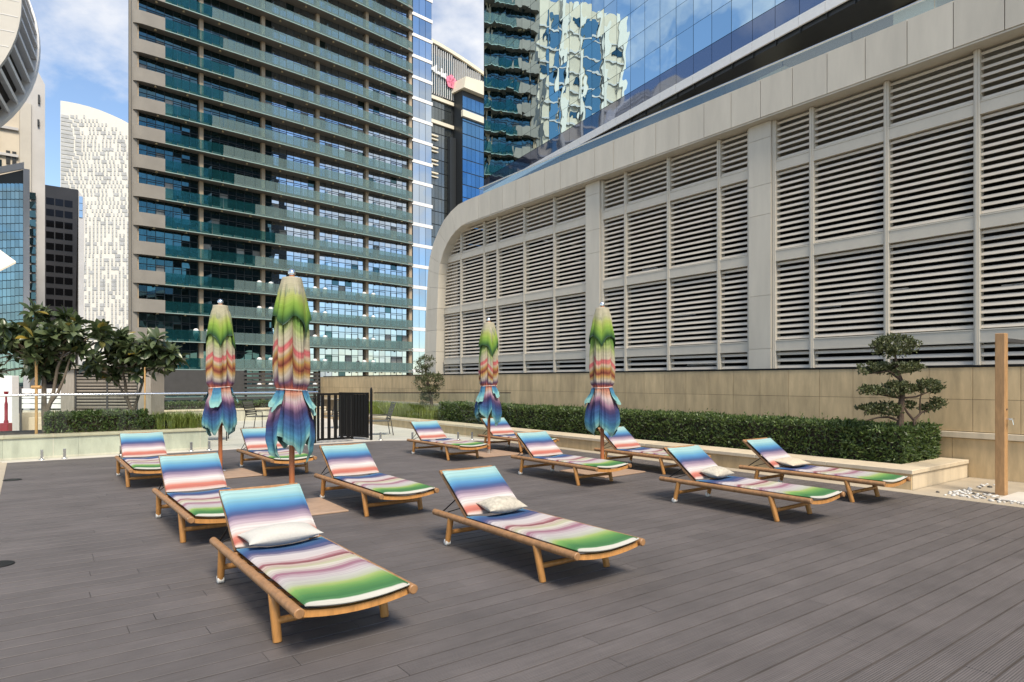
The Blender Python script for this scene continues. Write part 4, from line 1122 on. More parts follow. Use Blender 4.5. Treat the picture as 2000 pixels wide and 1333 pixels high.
    def vhem(th):
        q = (th - ph) / (math.pi / 2) % 4; k = int(q); f = q - k
        return 2.24 - .26 * abs(2 * f - 1) ** 1.6 * (.35 + .65 * vh[k if f < .5 else (k + 1) % 4]) + .015 * math.sin(th * 9 + seed)
    def rv(th, z, tt_):
        k, f, sh, a = lobe(th, z)
        return .108 + .082 * (1 - (1 - tt_) ** 1.5) + .024 * tt_ * (2 * sh - 1) * a + .03 * max(0, tt_ - .55) * (1.2 - vh[k % 4]) + .005 * mnoise.noise(Vector((th * 3, z * 6, seed)))
    mv = sheet(2.705, vhem, rv, lambda th, z, tt_: tt_ * .97 + .02 * math.sin(th * 5), 120, 30)
    c0 = len(mv.v); mv.v.append((0, 0, 2.728)); mv.uv.append((0, 0)); mv.f += [(c0, i, (i + 1) % 120) for i in range(120)]
    mv.build('vent_cap', 'cloth_vent', t, 70)
    m = MB(); ring = []
    for i in range(49):
        th = 2 * math.pi * i / 48; r = max(rmain(th, 1.40, .6), .108) + .006; ring.append((r * math.cos(th), r * math.sin(th), 1.402 + .012 * math.sin(th + seed)))
    m.tube(ring, .0055, 6)
    for k in (-1, 1): m.tube([ring[20], Vector(ring[20]) * 1.06 + Vector((0, 0, -.05 + .0 * k)), Vector(ring[20 + 2 * k]) * 1.12 + Vector((0, 0, -.20 - .26))], .005, 5)
    m.build('tie_cord', 'cord', t, True)
    return t
umbrella('closed rainbow-striped umbrella at the back left, second tallest in view', 2.49, 11.10, R(3), 2)
umbrella('largest closed striped umbrella in view, nearest the camera left of centre', 2.49, 7.62, R(-2), 5)
umbrella('farthest and smallest closed striped umbrella, in front of the hedge', 7.65, 11.02, R(1), 9)
umbrella('closed striped umbrella on the right, before the hedge and the pilaster', 7.62, 7.70, R(4), 14)

# ------------------------------------------------------------------ louvred podium building
LU = 12.2
lb_ = thing('louvred_building', 'beige podium building clad in horizontal louvres with rounded top corner', 'building', D(LU, 0, 0), VROT)
# local: x = v, y outwards (towards the deck), z up
P = Pieces('coping_panel', 'panel', lb_)
x = 18.91
while x > -4:
    P.box(x - .70 + .006, x - .006, -.55, rnd.uniform(-.002, .002), 6.97, 7.75); x -= .70
outer = [(18.91, 7.75), (19.45, 7.72), (19.97, 7.58), (20.45, 7.36), (20.86, 7.03), (21.20, 6.65), (21.46, 6.20), (21.60, 5.70), (21.68, 5.05), (21.76, 4.2), (21.82, 3.4), (21.87, 2.6), (21.92, 1.60)]
inner = [(18.91, 6.97), (19.28, 6.93), (19.64, 6.82), (19.97, 6.67), (20.25, 6.46), (20.52, 6.17), (20.72, 5.83), (20.82, 5.45), (20.87, 4.95), (20.92, 4.2), (20.97, 3.4), (21.01, 2.6), (21.05, 1.60)]
groups = ((0, 2), (2, 4), (4, 6), (6, 7), (7, 8), (8, 9), (9, 10), (10, 11), (11, 12))
for a, b in groups:
    m = MB(); A = [Vector((outer[i][0], 0, outer[i][1])) for i in range(a, b + 1)]; B = [Vector((inner[i][0], 0, inner[i][1])) for i in range(a, b + 1)]
    dA = (A[-1] - A[0]).normalized() * .004
    A[0] += dA; B[0] += dA; A[-1] -= dA; B[-1] -= dA
    m.strip(A, B, (0, -.55, 0)); P.custom(m, .8)
P.flush()
box('coping_core', 'dark_interior', lb_, -4, 18.9, -.50, -.03, 7.0, 7.74)
box('soffit_board', 'panel', lb_, -4, 20.0, -.54, -.02, 6.935, 6.966)
MUL = [19.74, 18.28, 17.50, 16.05, 14.61, 13.22, 12.62, 11.77, 10.36, 8.93, 8.15, 7.58, 6.77, 5.37, 3.97, 2.57, 1.17, .36, -.21, -1.0, -2.4, -3.8]
PIL = [(12.62, 13.22), (7.58, 8.15), (-.21, .36)]
P = Pieces('pilaster_panel', 'panel', lb_)
for a, b in PIL:
    for z0, z1 in ((1.6, 2.18), (2.18, 3.30), (3.30, 5.0), (5.0, 5.63), (5.63, 6.60), (6.60, 6.934)):
        P.box(a + .03, b - .03, -.5, -.215, z0 + .004, z1 - .004)
P.flush()
for a, b in PIL: box('pilaster_core', 'mullion', lb_, a + .035, b - .035, -.48, -.23, 1.6, 6.93)
P = Pieces('mullion', 'mullion', lb_)
for x in MUL: P.box(x - .045, x + .045, -.46, -.27, 1.6, 6.93, b=.008)
P.flush()
P = Pieces('mullion_cap', 'mullion', lb_)
for x in MUL: P.box(x - .012, x + .012, -.268, -.255, 1.6, 6.93)
P.flush()
cells = []
edges = [20.98] + MUL
for a, b in zip(edges, edges[1:]):
    if any(abs(a - q) < .01 and abs(b - p_) < .01 for p_, q in PIL): continue
    cells.append((b + .046, a - .046))
ROWZ = [(1.60, 2.14), (2.34, 4.00), (4.21, 5.87), (6.07, 6.93)]
P = Pieces('transom', 'mullion', lb_)
for a, b in cells:
    for z0, z1 in ((2.14, 2.34), (4.0, 4.21), (5.87, 6.07)): P.box(a, b, -.44, -.285, z0 + .012, z1 - .012)
P.flush()
P = Pieces('transom_lip', 'mullion', lb_)
for a, b in cells:
    for z in (2.14, 2.34, 4.0, 4.21, 5.87, 6.07): P.box(a, b, -.45, -.275, z - .0105, z + .0105)
P.flush()
# louvre blades, tilted, with dark car-park behind
def blade(L):
    m = MB()
    prof = [(.050, -.034), (.056, -.028), (.040, .018), (.004, .036), (-.004, .030), (.030, .012), (.043, -.028)]
    n = len(prof); vs = [(-L / 2, p[0], p[1]) for p in prof] + [(L / 2, p[0], p[1]) for p in prof]
    m.add(vs, [tuple(range(n)), tuple(range(2 * n - 1, n - 1, -1))] + [(i, i + n, (i + 1) % n + n, (i + 1) % n) for i in range(n)])
    return m
P = Pieces('louvre_blade', 'slat', lb_)
for a, b in cells:
    for (z0, z1) in ROWZ:
        n = max(2, round((z1 - z0) / .121)); L = b - a
        for i in range(n):
            z = z0 + (z1 - z0) * (i + .5) / n
            P.items.append((('bl', round(L, 3)), (lambda L=L: blade(L)), Vector(((a + b) / 2, -.38, z)), L * .1))
P.flush()
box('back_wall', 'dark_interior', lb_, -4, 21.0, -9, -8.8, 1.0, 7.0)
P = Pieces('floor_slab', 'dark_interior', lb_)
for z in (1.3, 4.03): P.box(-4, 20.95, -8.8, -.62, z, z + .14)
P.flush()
box('roof_slab', 'panel', lb_, -4, 19.5, -34, -.56, 7.0, 7.55)
box('roof_edge', 'dark_interior', lb_, 19.5, 20.4, -34, -.56, 6.62, 6.98)
box('end_wall', 'panel', lb_, 20.4, 20.9, -34, -.56, -14, 6.3)
box('end_wall_inner', 'dark_interior', lb_, 20.36, 20.398, -34, -.56, 1, 6.6)
lt = MB()
P = Pieces('strip_lamp', 'tube_lamp', lb_, 300)
for (x, z, L, y) in ((6.0, 3.28, 1.1, -1.4), (7.1, 3.1, .5, -1.6), (10.9, 3.22, .8, -1.5), (8.4, 3.05, .3, -1.4), (10.2, 1.92, .9, -1.4), (7.2, 1.95, .6, -1.4), (12.1, 4.6, .5, -1.6), (3.4, 3.15, 1.1, -1.4)):
    P.box(x - L / 2, x + L / 2, y - .03, y + .03, z - .02, z + .02)
P.flush()
bl2 = thing('roof_balustrade', 'glass balustrade with steel rail along the top of the louvred building', 'balustrade', D(LU + .32, 0, 7.56), VROT)
P = Pieces('glass_panel', 'parapet_glass', bl2)
x = 18.6
while x > -4: P.box(x - 1.4 + .008, x - .008, -.006, .006, .02, .56); x -= 1.4
P.flush()
m = MB(); m.tube([(18.6, 0, .58), (-4, 0, .58)], .022, 10); m.build('top_rail', 'steel', bl2, True)
for i, xx in enumerate((7.35, 10.6, 13.1, 4.9)):
    m = MB(); m.cbox(-.11, .11, -.05, .05, 0, .055, .008)
    o = m.build('coping_lamp', 'white_paint', None); o.location = D(LU + .16, xx, 7.752); o.rotation_euler = (0, 0, VROT)
    tag(o, ('white lamp box on the coping above the wide pilaster', 'white lamp box on the coping above the middle louvre bays', 'white lamp box on the coping above the left pilaster', 'white lamp box on the coping nearest the right edge')[i], 'lamp', 'lamp boxes on the coping')

# ------------------------------------------------------------------ glass hotel tower above the podium
ed = Vector((-.493, .870, 0)).normalized()
ht = thing('glass_tower', 'tall mirrored glass tower above the louvred building reflecting clouds and flats', 'building', Vector((10.3, 36, 0)), math.atan2(ed.y, ed.x))
T0, T1, MOD = -24.3, 26.0, 1.35
P = Pieces('glass_pane', 'tower_glass', ht)
P2 = Pieces('mullion', 'frame_dark', ht)
P3 = Pieces('spandrel_pane', 'spandrel_glass', ht)
P4 = Pieces('white_panel', 'disc_fin', ht)
rows = [19.72 + 1.66 * i for i in range(19)]
nx = int((T1 - T0) / MOD)
for i in range(nx):
    x1 = T1 - i * MOD; x0 = x1 - MOD
    for z in rows:
        m = MB(); ty, tz = rnd.gauss(0, .0035), rnd.gauss(0, .0035)
        c = lambda x, z_: (x, ty * (x - x0 - MOD / 2) + tz * (z_ - z - .83), z_)
        m.add([c(x0 + .015, z + .012), c(x1 - .015, z + .012), c(x1 - .015, z + 1.648), c(x0 + .015, z + 1.648)], [(0, 1, 2, 3)])
        m.v += [(p[0], p[1] - .03, p[2]) for p in m.v]; m.f += [(4, 7, 6, 5), (0, 4, 5, 1), (1, 5, 6, 2), (2, 6, 7, 3), (3, 7, 4, 0)]
        P.custom(m, MOD * 1.64)
    P3.box(x0 + .012, x1 - .012, -.03, .0, 18.62, 19.70)
    P4.box(x0 + .01, x1 - .01, -.03, .06, 18.10, 18.60)
    P2.box(x0 - .012, x0 + .012, -.12, -.031, 17.8, rows[-1] + 1.7)
for q in (P, P2, P3, P4): q.flush()
box('core', 'frame_dark', ht, T0, T1 - .01, -22, -.13, 17.9, rows[-1] + 1.7)
box('side_wall', 'frame_dark', ht, T1 - .005, T1 + .05, -22, .0, 7, rows[-1] + 1.7)
box('recessed_wall', 'soffit', ht, T0, T1 - .5, -22, -4.5, 7.4, 17.9)
for x in (-10.4, -3.0, 6.0, 15): box('column', 'cream', ht, x - .9, x + .9, -3.4, -2.2, 7.5, 17.85)
for z, nm in ((12.5, 'canopy_slab'), ): box(nm, 'panel', ht, T0, T1 - .6, -4.4, -1.2, z, z + .35)

# ------------------------------------------------------------------ apartment tower with balconies
ea = Vector((.7232, .6906, 0))
AB = Vector((-44.9, 76.8, -14))
ap = thing('apartment_tower', 'tall apartment tower with stacked curved balconies and teal glass railings', 'building', AB, math.atan2(ea.y, ea.x))
W, FH = 39.9, 3.4                      # outward is local -y
Z0 = 14 + 2.9 - 3.4 * 4
NF = 25
COLX = [.40, 7.7, 15.6, 23.5, 31.5, 39.4]
def edge(x):                            # plan of the balcony edge
    t = max(0, min(1, x / W))
    return -(.85 + .75 * math.sin(math.pi * t) ** .8)
def endround(x):
    a = 1.0
    if x < 1.0: a = math.sqrt(max(0, 1 - (1 - x) ** 2 * .55))
    if x > W - .9: a = math.sqrt(max(.02, 1 - ((x - W + .9) / .95) ** 2))
    return a
xs = [0, .25, .5, .75, 1, 1.6, 2.4] + [3.3 + (W - 3.3 - 1) * i / 28 for i in range(29)] + [W - .6, W - .3, W - .1, W]
curve = [(x, edge(x) * endround(x)) for x in xs]
Pslab = Pieces('balcony_slab', 'concrete', ap); Pblk = Pieces('balcony_end', 'concrete', ap)
Pgl = Pieces('railing_glass', 'balcony_glass', ap); Prefl = Pieces('railing_glass', 'sky_reflect_glass', ap)
Pwin = Pieces('window_pane', 'flat_glass', ap); Pwind = Pieces('window_pane', 'flat_glass_dark', ap)
Pcol = Pieces('column', 'column', ap)
M('curtain', (.30, .29, .26), .3, var=.25, scale=6, stretch=(3, 3, .1), rand=.3)
Pcur = Pieces('curtained_pane', 'curtain', ap)
Pdiv = Pieces('balcony_divider', 'parapet_glass', ap)
fram, lamps, edges_, fits = MB(), MB(), MB(), MB()
rw = random.Random(77)
gx = [3.3 + (W - 3.3 - .5) * i / 27 for i in range(28)]
for k in range(NF):
    z = Z0 + k * FH
    m = MB(); m.strip([Vector((x, y, z)) for x, y in curve], [Vector((x, .3, z)) for x, y in curve], (0, 0, .34)); Pslab.custom(m, 20)
    # solid rounded end at left
    A = [Vector((x, edge(x) * endround(x) - .02, z - .02)) for x in xs[:7]] + [Vector((3.3, edge(3.3) - .02, z - .02))]
    m = MB(); m.strip(A, [Vector((p.x, p.y + .22, p.z)) for p in A], (0, 0, 1.56)); Pblk.custom(m, 5)
    # teal glass edge strip and railing panes
    for a, b in zip(gx, gx[1:]):
        ya, yb = edge(a) * endround(a) - .03, edge(b) * endround(b) - .03
        refl_ = (a > 13 + 2.2 * math.sin(k * .9) + (k < 9) * (k - 9) * 1.2 + (k >= 9) * (10 - k) * .9)  # bright sky reflection painted on by pane choice; its boundary shifts per floor
        m = MB(); m.strip([Vector((a + .02, ya, z + .10)), Vector((b - .02, yb, z + .10))], [Vector((a + .02, ya + .03, z + .10)), Vector((b - .02, yb + .03, z + .10))], (0, 0, 1.36))
        (Prefl if refl_ else Pgl).custom(m, 1.7)
        edges_.strip([Vector((a, ya - .02, z - .02)), Vector((b, yb - .02, z - .02))], [Vector((a, ya + .06, z - .02)), Vector((b, yb + .06, z - .02))], (0, 0, .10))
    for cx in COLX: Pcol.box(cx - .24, cx + .24, -.35, .35, z + .342, z + FH - .002)
    for bi, (a, b) in enumerate(zip(COLX, COLX[1:])):
        a0, b0 = a + .26, b - .26; n = 7; tall = z + .36; tr = z + 2.45; topz = z + FH - .02
        for i in range(n):
            p0, p1 = a0 + (b0 - a0) * i / n + .03, a0 + (b0 - a0) * (i + 1) / n - .03
            for (q0, q1) in ((tall, tr - .03), (tr + .03, topz)):
                m = MB(); ty = rw.gauss(0, .006); tz = rw.gauss(0, .004); yy = .12
                m.add([(p0, yy - ty, q0), (p1, yy + ty, q0), (p1, yy + ty + tz, q1), (p0, yy - ty + tz, q1)], [(0, 1, 2, 3)])
                m.v += [(p[0], p[1] + .05, p[2]) for p in m.v]; m.f += [(4, 7, 6, 5), (0, 4, 5, 1), (1, 5, 6, 2), (2, 6, 7, 3), (3, 7, 4, 0)]
                dark = (bi < 2) or (bi == 2 and i < 1) or rw.random() < .05  # left bays take darker glass: their dark reflections put into the pane colour
                (Pcur if (rw.random() < .07 and q0 == tall) else Pwind if dark else Pwin).custom(m, (p1 - p0) * (q1 - q0))
        for i in range(n + 1):
            x = a0 + (b0 - a0) * i / n; fram.box(x - .025, x + .025, .08, .2, tall, topz)
        fram.box(a0, b0, .06, .19, tr - .035, tr + .035)
        for w0 in (1, 4):                # opening door sashes
            x0_, x1_ = a0 + (b0 - a0) * w0 / n, a0 + (b0 - a0) * (w0 + 2) / n
            fram.box(x0_, x1_, .06, .14, tr - .27, tr - .20)
            for x in (x0_, (x0_ + x1_) / 2, x1_): fram.box(x - .04, x + .04, .06, .14, tall, tr - .2)
        for f_ in (.28, .72):
            x = a + (b - a) * f_ + rw.uniform(-.3, .3); lamps.tube([(x, edge(x) * .62, z - .001), (x, edge(x) * .62, z - .16)], [.10, .16], 8)
    for cx in COLX[1:-1]:
        Pdiv.box(cx + .9, cx + .93, edge(cx) + .1, .1, z + .342, z + 1.9)
        if k < 8 and rw.random() < .75:
            for dx in (-.8, .75):
                fits.tube([(cx + dx, edge(cx) * .6, z + .342), (cx + dx, edge(cx) * .6, z + 1.0), (cx + dx, edge(cx) * .6, z + 1.6), (cx + dx, edge(cx) * .6, z + 1.75)], [.1, .34, .32, .15], 8)
for q in (Pcur, Pslab, Pblk, Pgl, Prefl, Pwin, Pwind, Pcol, Pdiv): q.flush()
tag(fram.build('window_frames', 'frame_dark', ap), kind='stuff')
tag(lamps.build('soffit_lamps', 'lamp_warm', ap), kind='stuff')
tag(edges_.build('railing_shoe', 'slab_edge', ap), kind='stuff')
if fits.v: tag(fits.build('balcony_chairs', 'white_paint', ap, True), kind='stuff')
TOPZ = Z0 + NF * FH
m = MB(); m.prism([Vector((.5, .5, 0)), Vector((W - .5, .5, 0)), Vector((W - .5, 18, 0)), Vector((14, 18, 0))], (0, 0, TOPZ)); m.build('core', 'dark_facade', ap)
box('corner_wall', 'concrete', ap, -.25, .0, .1, .5, 0, TOPZ)
box('corner_fin', 'concrete', ap, -.1, .45, -.5, .098, 0, TOPZ)
# blue glazed strip at the right-hand end
P = Pieces('strip_pane', 'flat_glass', ap); Pb = Pieces('strip_band', 'white_paint', ap)
for k in range(NF):
    z = Z0 + k * FH
    for i in range(3): P.box(W + .5 + i * 1.25 + .03, W + .5 + (i + 1) * 1.25 - .03, .5, .56, z + .55, z + FH - .02)
    Pb.box(W + .3, W + 4.4, .40, .7, z + .0, z + .53)
P.flush(); Pb.flush()
box('strip_core', 'frame_dark', ap, W + .3, W + 4.4, .72, 20, 0, TOPZ)

# ------------------------------------------------------------------ far towers
def frame(px, Y, dirpx):
    """empty at pixel column px, depth Y, local x towards vanishing point dirpx"""
    d = Vector(((dirpx - 1000), FPX, 0)).normalized()
    if dirpx < px: d = d
    return Vector(((px - 1000) / FPX * Y, Y, -14)), d
# hotel with sign, behind the apartment tower
Yh = 170.0
hp, hd = frame(829, Yh, 2330)
hs = thing('hotel_building', 'distant hotel with finned dark top, sign and blue glass wing', 'building', hp, math.atan2(hd.y, hd.x))
zz = lambda py, px: CAMH + (HOR - py) / FPX * (Yh if px < 860 else Yh + 7) + 14
TOPS = [(0, 104.8), (4, 104.6), (9, 104.0), (14, 103.2), (19, 102.2), (26, 100.5), (32, 98.5)]
m = MB(); m.prism([Vector((0, 0, 0))] + [Vector((x, 0, z)) for x, z in TOPS] + [Vector((32, 0, 0))], (0, 22, 0)); m.build('body', 'frame_dark', hs)
P = Pieces('facade_fin', 'white_paint', hs)
x = .2
while x < 31:
    zt = max(z for (xx, z) in TOPS if xx >= x - 6) ; zt = TOPS[min(len(TOPS) - 1, sum(1 for t_ in TOPS if t_[0] <= x))][1]
    P.box(x - .06, x + .06, -.35, -.02, 91.5, zt - .2); x += .72
P.flush()
m = MB()
for (xa, za), (xb, zb) in zip(TOPS, TOPS[1:]): m.strip([Vector((xa, -.6, za)), Vector((xb, -.6, zb))], [Vector((xa, .2, za)), Vector((xb, .2, zb))], (0, 0, .9))
m.build('roof_edge', 'cream', hs)
P = Pieces('glass_pane', 'flat_glass_dark', hs)
for i in range(7):
    for z in (92, 95.4, 98.8): P.box(.05 + i * 1.35, 1.35 + i * 1.35, -.10, -.01, z, z + 3.2)
P.flush()
P = Pieces('lower_pane', 'grey_glass', hs)
for i in range(8):
    for k in range(26): P.box(i * 1.1 + .04, i * 1.1 + 1.06, -.10, -.01, 2 + k * 3.45, 2 + k * 3.45 + 3.2)
P.flush()
P = Pieces('cream_band', 'cream', hs)
for z in (83.6, 89.9): P.box(-.5, 9.3, -.7, -.12, z, z + .9)
for z in (80.2, 77.0, 73.6, 70.3): P.box(-.5, 4.0, -.7, -.12, z, z + .35); P.box(-.5, 4.0, -.7, -.12, z - 1.0, z - .7)
P.flush()
box('dark_reveal', 'frame_dark', hs, 7.4, 9.4, -1.4, -.2, 40, 81)
wing = MB(); wing.box(9.5, 30, -4.0, -.4, 0, 94); wing.build('wing_body', 'frame_dark', hs)
P = Pieces('wing_pane', 'blue_glass', hs)
for i in range(9):
    for k in range(20): P.box(9.5 + i * 1.5 + .04, 9.5 + (i + 1) * 1.5 - .04, -4.1, -4.02, 24 + k * 3.4, 24 + k * 3.4 + 3.15)
P.flush()
box('wing_band', 'cream', hs, 9.0, 30, -4.9, -4.12, 86.0, 87.7)
m = MB(); m.prism([Vector((8.8, -5.6, 93.3)), Vector((9.4, -5.6, 96.4)), Vector((30, -5.6, 98.0)), Vector((30, -5.6, 93.3))], (0, 7, 0)); m.build('wing_cap', 'cream', hs)
sg = MB()
for i, (x, z, w, h) in enumerate(((-.2, 97.5, .9, 1.2), (.9, 97.3, .5, 1.7), (1.5, 97.3, .9, .7), (2.5, 97.0, .45, 1.5), (3.2, 96.8, .45, 2.3), (3.8, 96.8, .9, .8), (4.9, 96.5, .45, 2.3), (5.5, 96.5, .7, 1.2), (6.3, 96.3, .4, 1.6))):
    sg.cbox(x, x + w, -.75, -.4, z, z + h, .08)
sg.build('sign_lettering', 'sign_white', hs)
fl = MB()
for i in range(5):
    a = math.pi / 2 + i * 2 * math.pi / 5; c = Vector((8.4 + 1.0 * math.cos(a), -.8, 96.2 + 1.0 * math.sin(a)))
    fl.prism([c + Vector((.95 * math.cos(a + q), 0, .95 * math.sin(a + q))) for q in (0, 1.1, 2.2, 3.3, 4.2, 5.2)], (0, .3, 0))
fl.build('sign_emblem', 'sign_pink', hs)
box('sign_square', 'sign_orange', hs, 11.4, 13.6, -.8, -.4, 94.3, 97.2)

# white curved tower
def turned(px, Y, deg):
    """frame for a far building at the left: side walls run along the line of sight"""
    a = R(deg); q = (px - 1000) / FPX
    k = 1 / (math.cos(a) - q * math.sin(a))                      # metres along the facade per metre across the view
    xw = lambda dpx: dpx / FPX * Y * k / (1 - dpx / FPX * k * math.sin(a))
    zw = lambda py, x=0.0: CAMH + (HOR - py) / FPX * (Y + x * math.sin(a)) + 14
    return Vector((q * Y, Y, -14)), a, xw, zw
loc, a_, xw, zw = turned(118, 300.0, 33)
wt = thing('white_tower', 'pale sunlit tower with sweeping curved top and small punched windows', 'building', loc, a_)
prof_top = [(0, 197), (14, 199), (34, 203), (54, 208), (76, 215), (98, 224), (118, 233), (140, 245), (165, 260)]
m = MB()
m.prism([Vector((0, 0, 0))] + [Vector((xw(dx), 0, zw(py, xw(dx)))) for dx, py in prof_top] + [Vector((xw(165), 0, 0))], (0, 26, 0))
m.build('body', 'pale_stone', wt)
win = MB(); rw2 = random.Random(9)
def wbox(x0, x1, py, h):
    xa, xb = xw(x0), xw(x1); z = zw(py, (xa + xb) / 2)
    win.box(xa, xb, -.25, .05, z - h / 2, z + h / 2)
for r_ in range(56):
    py = 228 + r_ * 8.0
    ext = 12 + 34 * abs(math.sin(r_ * .19 + .4)) + rw2.uniform(-6, 6)
    if r_ > 24: ext = 0
    x = 1.0
    if ext > 8:
        for seg in range(2):
            L = ext * (.62 if seg == 0 else .30)
            wbox(x, x + L, py, 1.35); x += L + 3
    else:
        x = 4 if r_ < 34 else 40
    while x < 140:
        topy = 197 + (x / 132) ** 1.6 * 44
        if py > topy + 22 and rw2.random() < .86:
            wbox(x, x + (3.2 if rw2.random() < .85 else 8), py, 1.5)
        x += 7.4
tag(win.build('windows', 'pale_window', wt), kind='stuff')
# dark slab tower
loc, a_, xw, zw = turned(87, 190.0, 40)
dk = thing('dark_tower', 'black glazed office block in front of the white tower', 'building', loc, a_)
m = MB(); m.prism([Vector((0, 0, 0)), Vector((0, 0, zw(361))), Vector((xw(66), 0, zw(371, xw(66)))), Vector((xw(55), 0, 0))], (0, 16, 0)); m.build('body', 'dark_facade', dk)
glassmirror('smoked_glass', (.035, .035, .04), (.008, .008, .009), .5, .05, rand=.5)
P = Pieces('glass_band', 'smoked_glass', dk)
for k in range(19):
    for i in range(3):
        zt = zw(372) - 2 - k * 3.3; P.box(xw(3 + i * 18), xw(18.5 + i * 18), -.12, .0, zt - 1.9, zt)
P.flush()
m = MB(); m.prism([Vector((xw(66.5), .3, 0)), Vector((xw(66.5), .3, zw(372, 8))), Vector((xw(76), .3, zw(384, 9))), Vector((xw(82), .3, zw(402, 10))), Vector((xw(78), .3, zw(430, 10))), Vector((xw(76), .3, 0))], (0, 8, 0)); m.build('side_wing', 'grey_stone', dk)
P = Pieces('wing_pane', 'flat_glass', dk)
for k in range(3): P.box(xw(67.5), xw(74.5), .1, .29, zw(384 + 14 * k + 13, 9), zw(384 + 14 * k, 9))
P.flush()
# grey stone tower, wide and tall beyond the left edge
loc, a_, xw, zw = turned(38, 88.0, 36)
gt = thing('grey_tower', 'grey stone tower behind the curved tower at far left', 'building', loc, a_)
m = MB(); m.prism([Vector((.01, 0, 0)), Vector((.01, 0, zw(115))), Vector((xw(34), 0, zw(136, xw(34)))), Vector((xw(50), 0, zw(166, xw(50)))), Vector((xw(50), 0, 0))], (0, 16, 0)); m.build('body', 'grey_stone', gt)
M('shaft_stone', (.58, .51, .40), .6, var=.12, scale=.25)
box('shaft', 'shaft_stone', gt, -19, 0, -.3, 18, 0, 92)
P = Pieces('shaft_rib', 'pale_stone', gt)
for x in (-18.6, -14.2, -9.4, -5.0): P.box(x - .5, x + .5, -.9, -.302, 0, 92)
P.flush()
P = Pieces('shaft_ledge', 'grey_stone', gt)
for k in range(24): P.box(-19, -.1, -.62, -.304, 2.4 + k * 3.6, 2.75 + k * 3.6)
P.flush()
P = Pieces('glass_strip', 'teal_glass', gt)
for x0, x1 in ((-13.4, -10.4), (-4.2, -2.2)):
    for k in range(24): P.box(x0, x1, -.5, -.306, 2.8 + k * 3.6, 5.95 + k * 3.6)
P.flush()
box('inset_face', 'disc_stone', gt, .02, xw(23), -.25, -.01, 0, zw(200))
P = Pieces('window', 'flat_glass_dark', gt)
for k in range(17): P.box(xw(19), xw(32), -.4, -.26, zw(392 + 17.6 * k, 2), zw(379 + 17.6 * k, 2))
P.flush()
P = Pieces('shaft_window', 'flat_glass_dark', gt)
rq = random.Random(3)
for k in range(24):
    for i in range(6):
        if rq.random() < .6: P.box(-18 + i * 3.0, -16.9 + i * 3.0 + rq.uniform(0, .9), -.42, -.305, 4 + k * 3.6, 5.4 + k * 3.6)
P.flush()
P = Pieces('dark_slot', 'frame_dark', gt)
for x, y0, y1 in ((36, 190, 206), (35, 238, 250)): P.box(xw(x), xw(x + 4), -.3, -.01, zw(y1, 3), zw(y0, 3))
for x in (-26, -14): P.box(xw(x), xw(x + 8), -.45, -.306, zw(325), zw(300))
P.flush()
# blue-green glazed office block
loc, a_, xw, zw = turned(-60, 72.0, 36)
gb = thing('glazed_block', 'teal glazed office block with pale frame at the far left', 'building', loc, a_)
WB = xw(110)
m = MB(); m.prism([Vector((0, 0, 0)), Vector((0, 0, zw(356))), Vector((WB, 0, zw(331, WB))), Vector((WB, 0, 0))], (0, .9, 0)); m.build('body', 'frame_dark', gb)
P = Pieces('glass_pane', 'teal_glass', gb)
for i in range(13):
    for k in range(34):
        x0, x1 = xw(i * 8.1 + .4), xw(i * 8.1 + 7.8); zt = min(zw(352, x0), zw(338, x1)) - .4 - k * .92
        P.box(x0, x1, -.1, -.01, zt - .84, zt)
P.flush()
m = MB(); A = [Vector((-.5, -.4, zw(356))), Vector((xw(107), -.4, zw(332, WB)))]; m.strip(A, [p + Vector((0, .3, 0)) for p in A], (0, 0, .75)); m.box(xw(105.5), xw(118), -.4, -.105, 0, zw(332, WB)); m.build('pale_frame', 'grey_stone', gb)
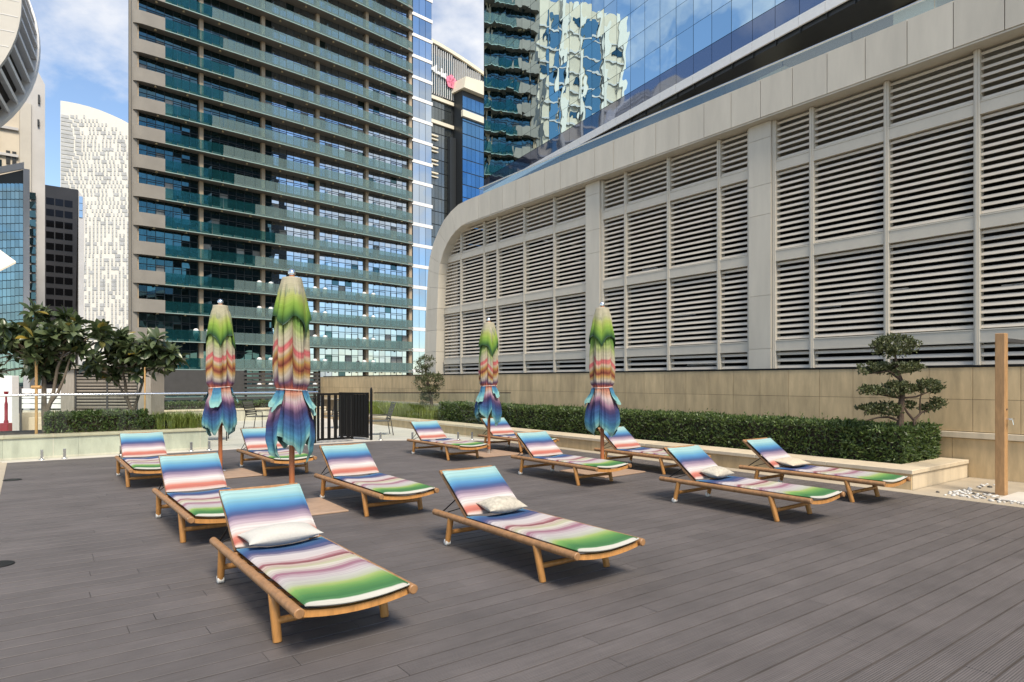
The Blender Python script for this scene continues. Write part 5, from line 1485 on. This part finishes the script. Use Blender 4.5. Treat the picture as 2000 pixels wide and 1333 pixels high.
# round disc tower at the top left corner
cd = Vector((-.475, .880, 0)).normalized()           # disc axis (receding)
dx_ = Vector((cd.y, -cd.x, 0))
Yc = 60.0; Rd, DL = 13.0, 8.9
ctr = at(42, 5, Yc) - dx_ * Rd
dt = thing('disc_tower', 'tower with a huge round stone disc and white fins round its rim', 'building', Vector((ctr.x, ctr.y, -14)), math.atan2(dx_.y, dx_.x))
cz = ctr.z + 14
def ring(r, y, n=72): return [Vector((r * math.cos(2 * math.pi * i / n), y, cz + r * math.sin(2 * math.pi * i / n))) for i in range(n)]
m = MB(); m.prism(ring(Rd, 0), (0, .5, 0)); m.build('front_disc', 'disc_stone', dt, 30)
m = MB(); m.prism(ring(Rd + .15, DL), (0, .9, 0)); m.build('back_disc', 'disc_fin', dt, 30)
m = MB(); m.prism(ring(Rd - .72, .5), (0, DL - .5, 0)); m.build('drum', 'disc_dark', dt, 30)
P = Pieces('rim_fin', 'disc_fin', dt)
for i in range(62):
    a = 2 * math.pi * i / 62; mm = MB(); mm.box(-.7, .0, .5, DL, -.13, .13)
    r_ = Matrix.Rotation(-a, 3, 'Y'); mm.v = [tuple(r_ @ Vector((p[0] + Rd, p[1], p[2])) + Vector((0, 0, cz))) for p in mm.v]
    P.custom(mm, 8)
P.flush()
P = Pieces('panel_joint', 'disc_fin', dt)
for i in range(-8, 9):
    h_ = math.sqrt(max(0, Rd ** 2 - (i * 1.45) ** 2)) - .2
    P.box(-h_, h_, -.03, -.004, cz + i * 1.45 - .02, cz + i * 1.45 + .02)
P.flush()
P = Pieces('disc_window', 'teal_glass', dt)
for i in range(-3, 4):
    for j in range(-3, 4):
        if i * i + j * j < 12: P.box(i * 2.9 + .5, i * 2.9 + 1.9, -.05, -.005, cz + j * 2.9 + .2, cz + j * 2.9 + 1.5)
P.flush()
box('stem', 'disc_stone', dt, -16, -8, 1.0, DL, 0, cz - 6)
# pale awning corner at the left edge
aw = MB(); Ya = 26.0
tip, top_, low = at(31, 515, Ya), at(-60, 448, Ya + 2), at(-70, 566, Ya - 1.5)
n_ = Vector((0, 0, .08))
aw.add([tip, top_, low, tip + n_, top_ + n_, low + n_], [(0, 1, 2), (5, 4, 3), (0, 3, 4, 1), (1, 4, 5, 2), (2, 5, 3, 0)])
aw2 = thing('awning', 'corner of a pale cloth awning jutting in at the left edge', 'awning', Vector((tip.x - 3, tip.y, -.002)), 0)
o = aw.build('cloth', 'awning_cloth', aw2); o.location = -aw2.location
m = MB(); m.tube([(-1.2, .4, 0), (-1.2, .4, 6.1)], .06, 10); m.build('mast', 'white_paint', aw2, True)
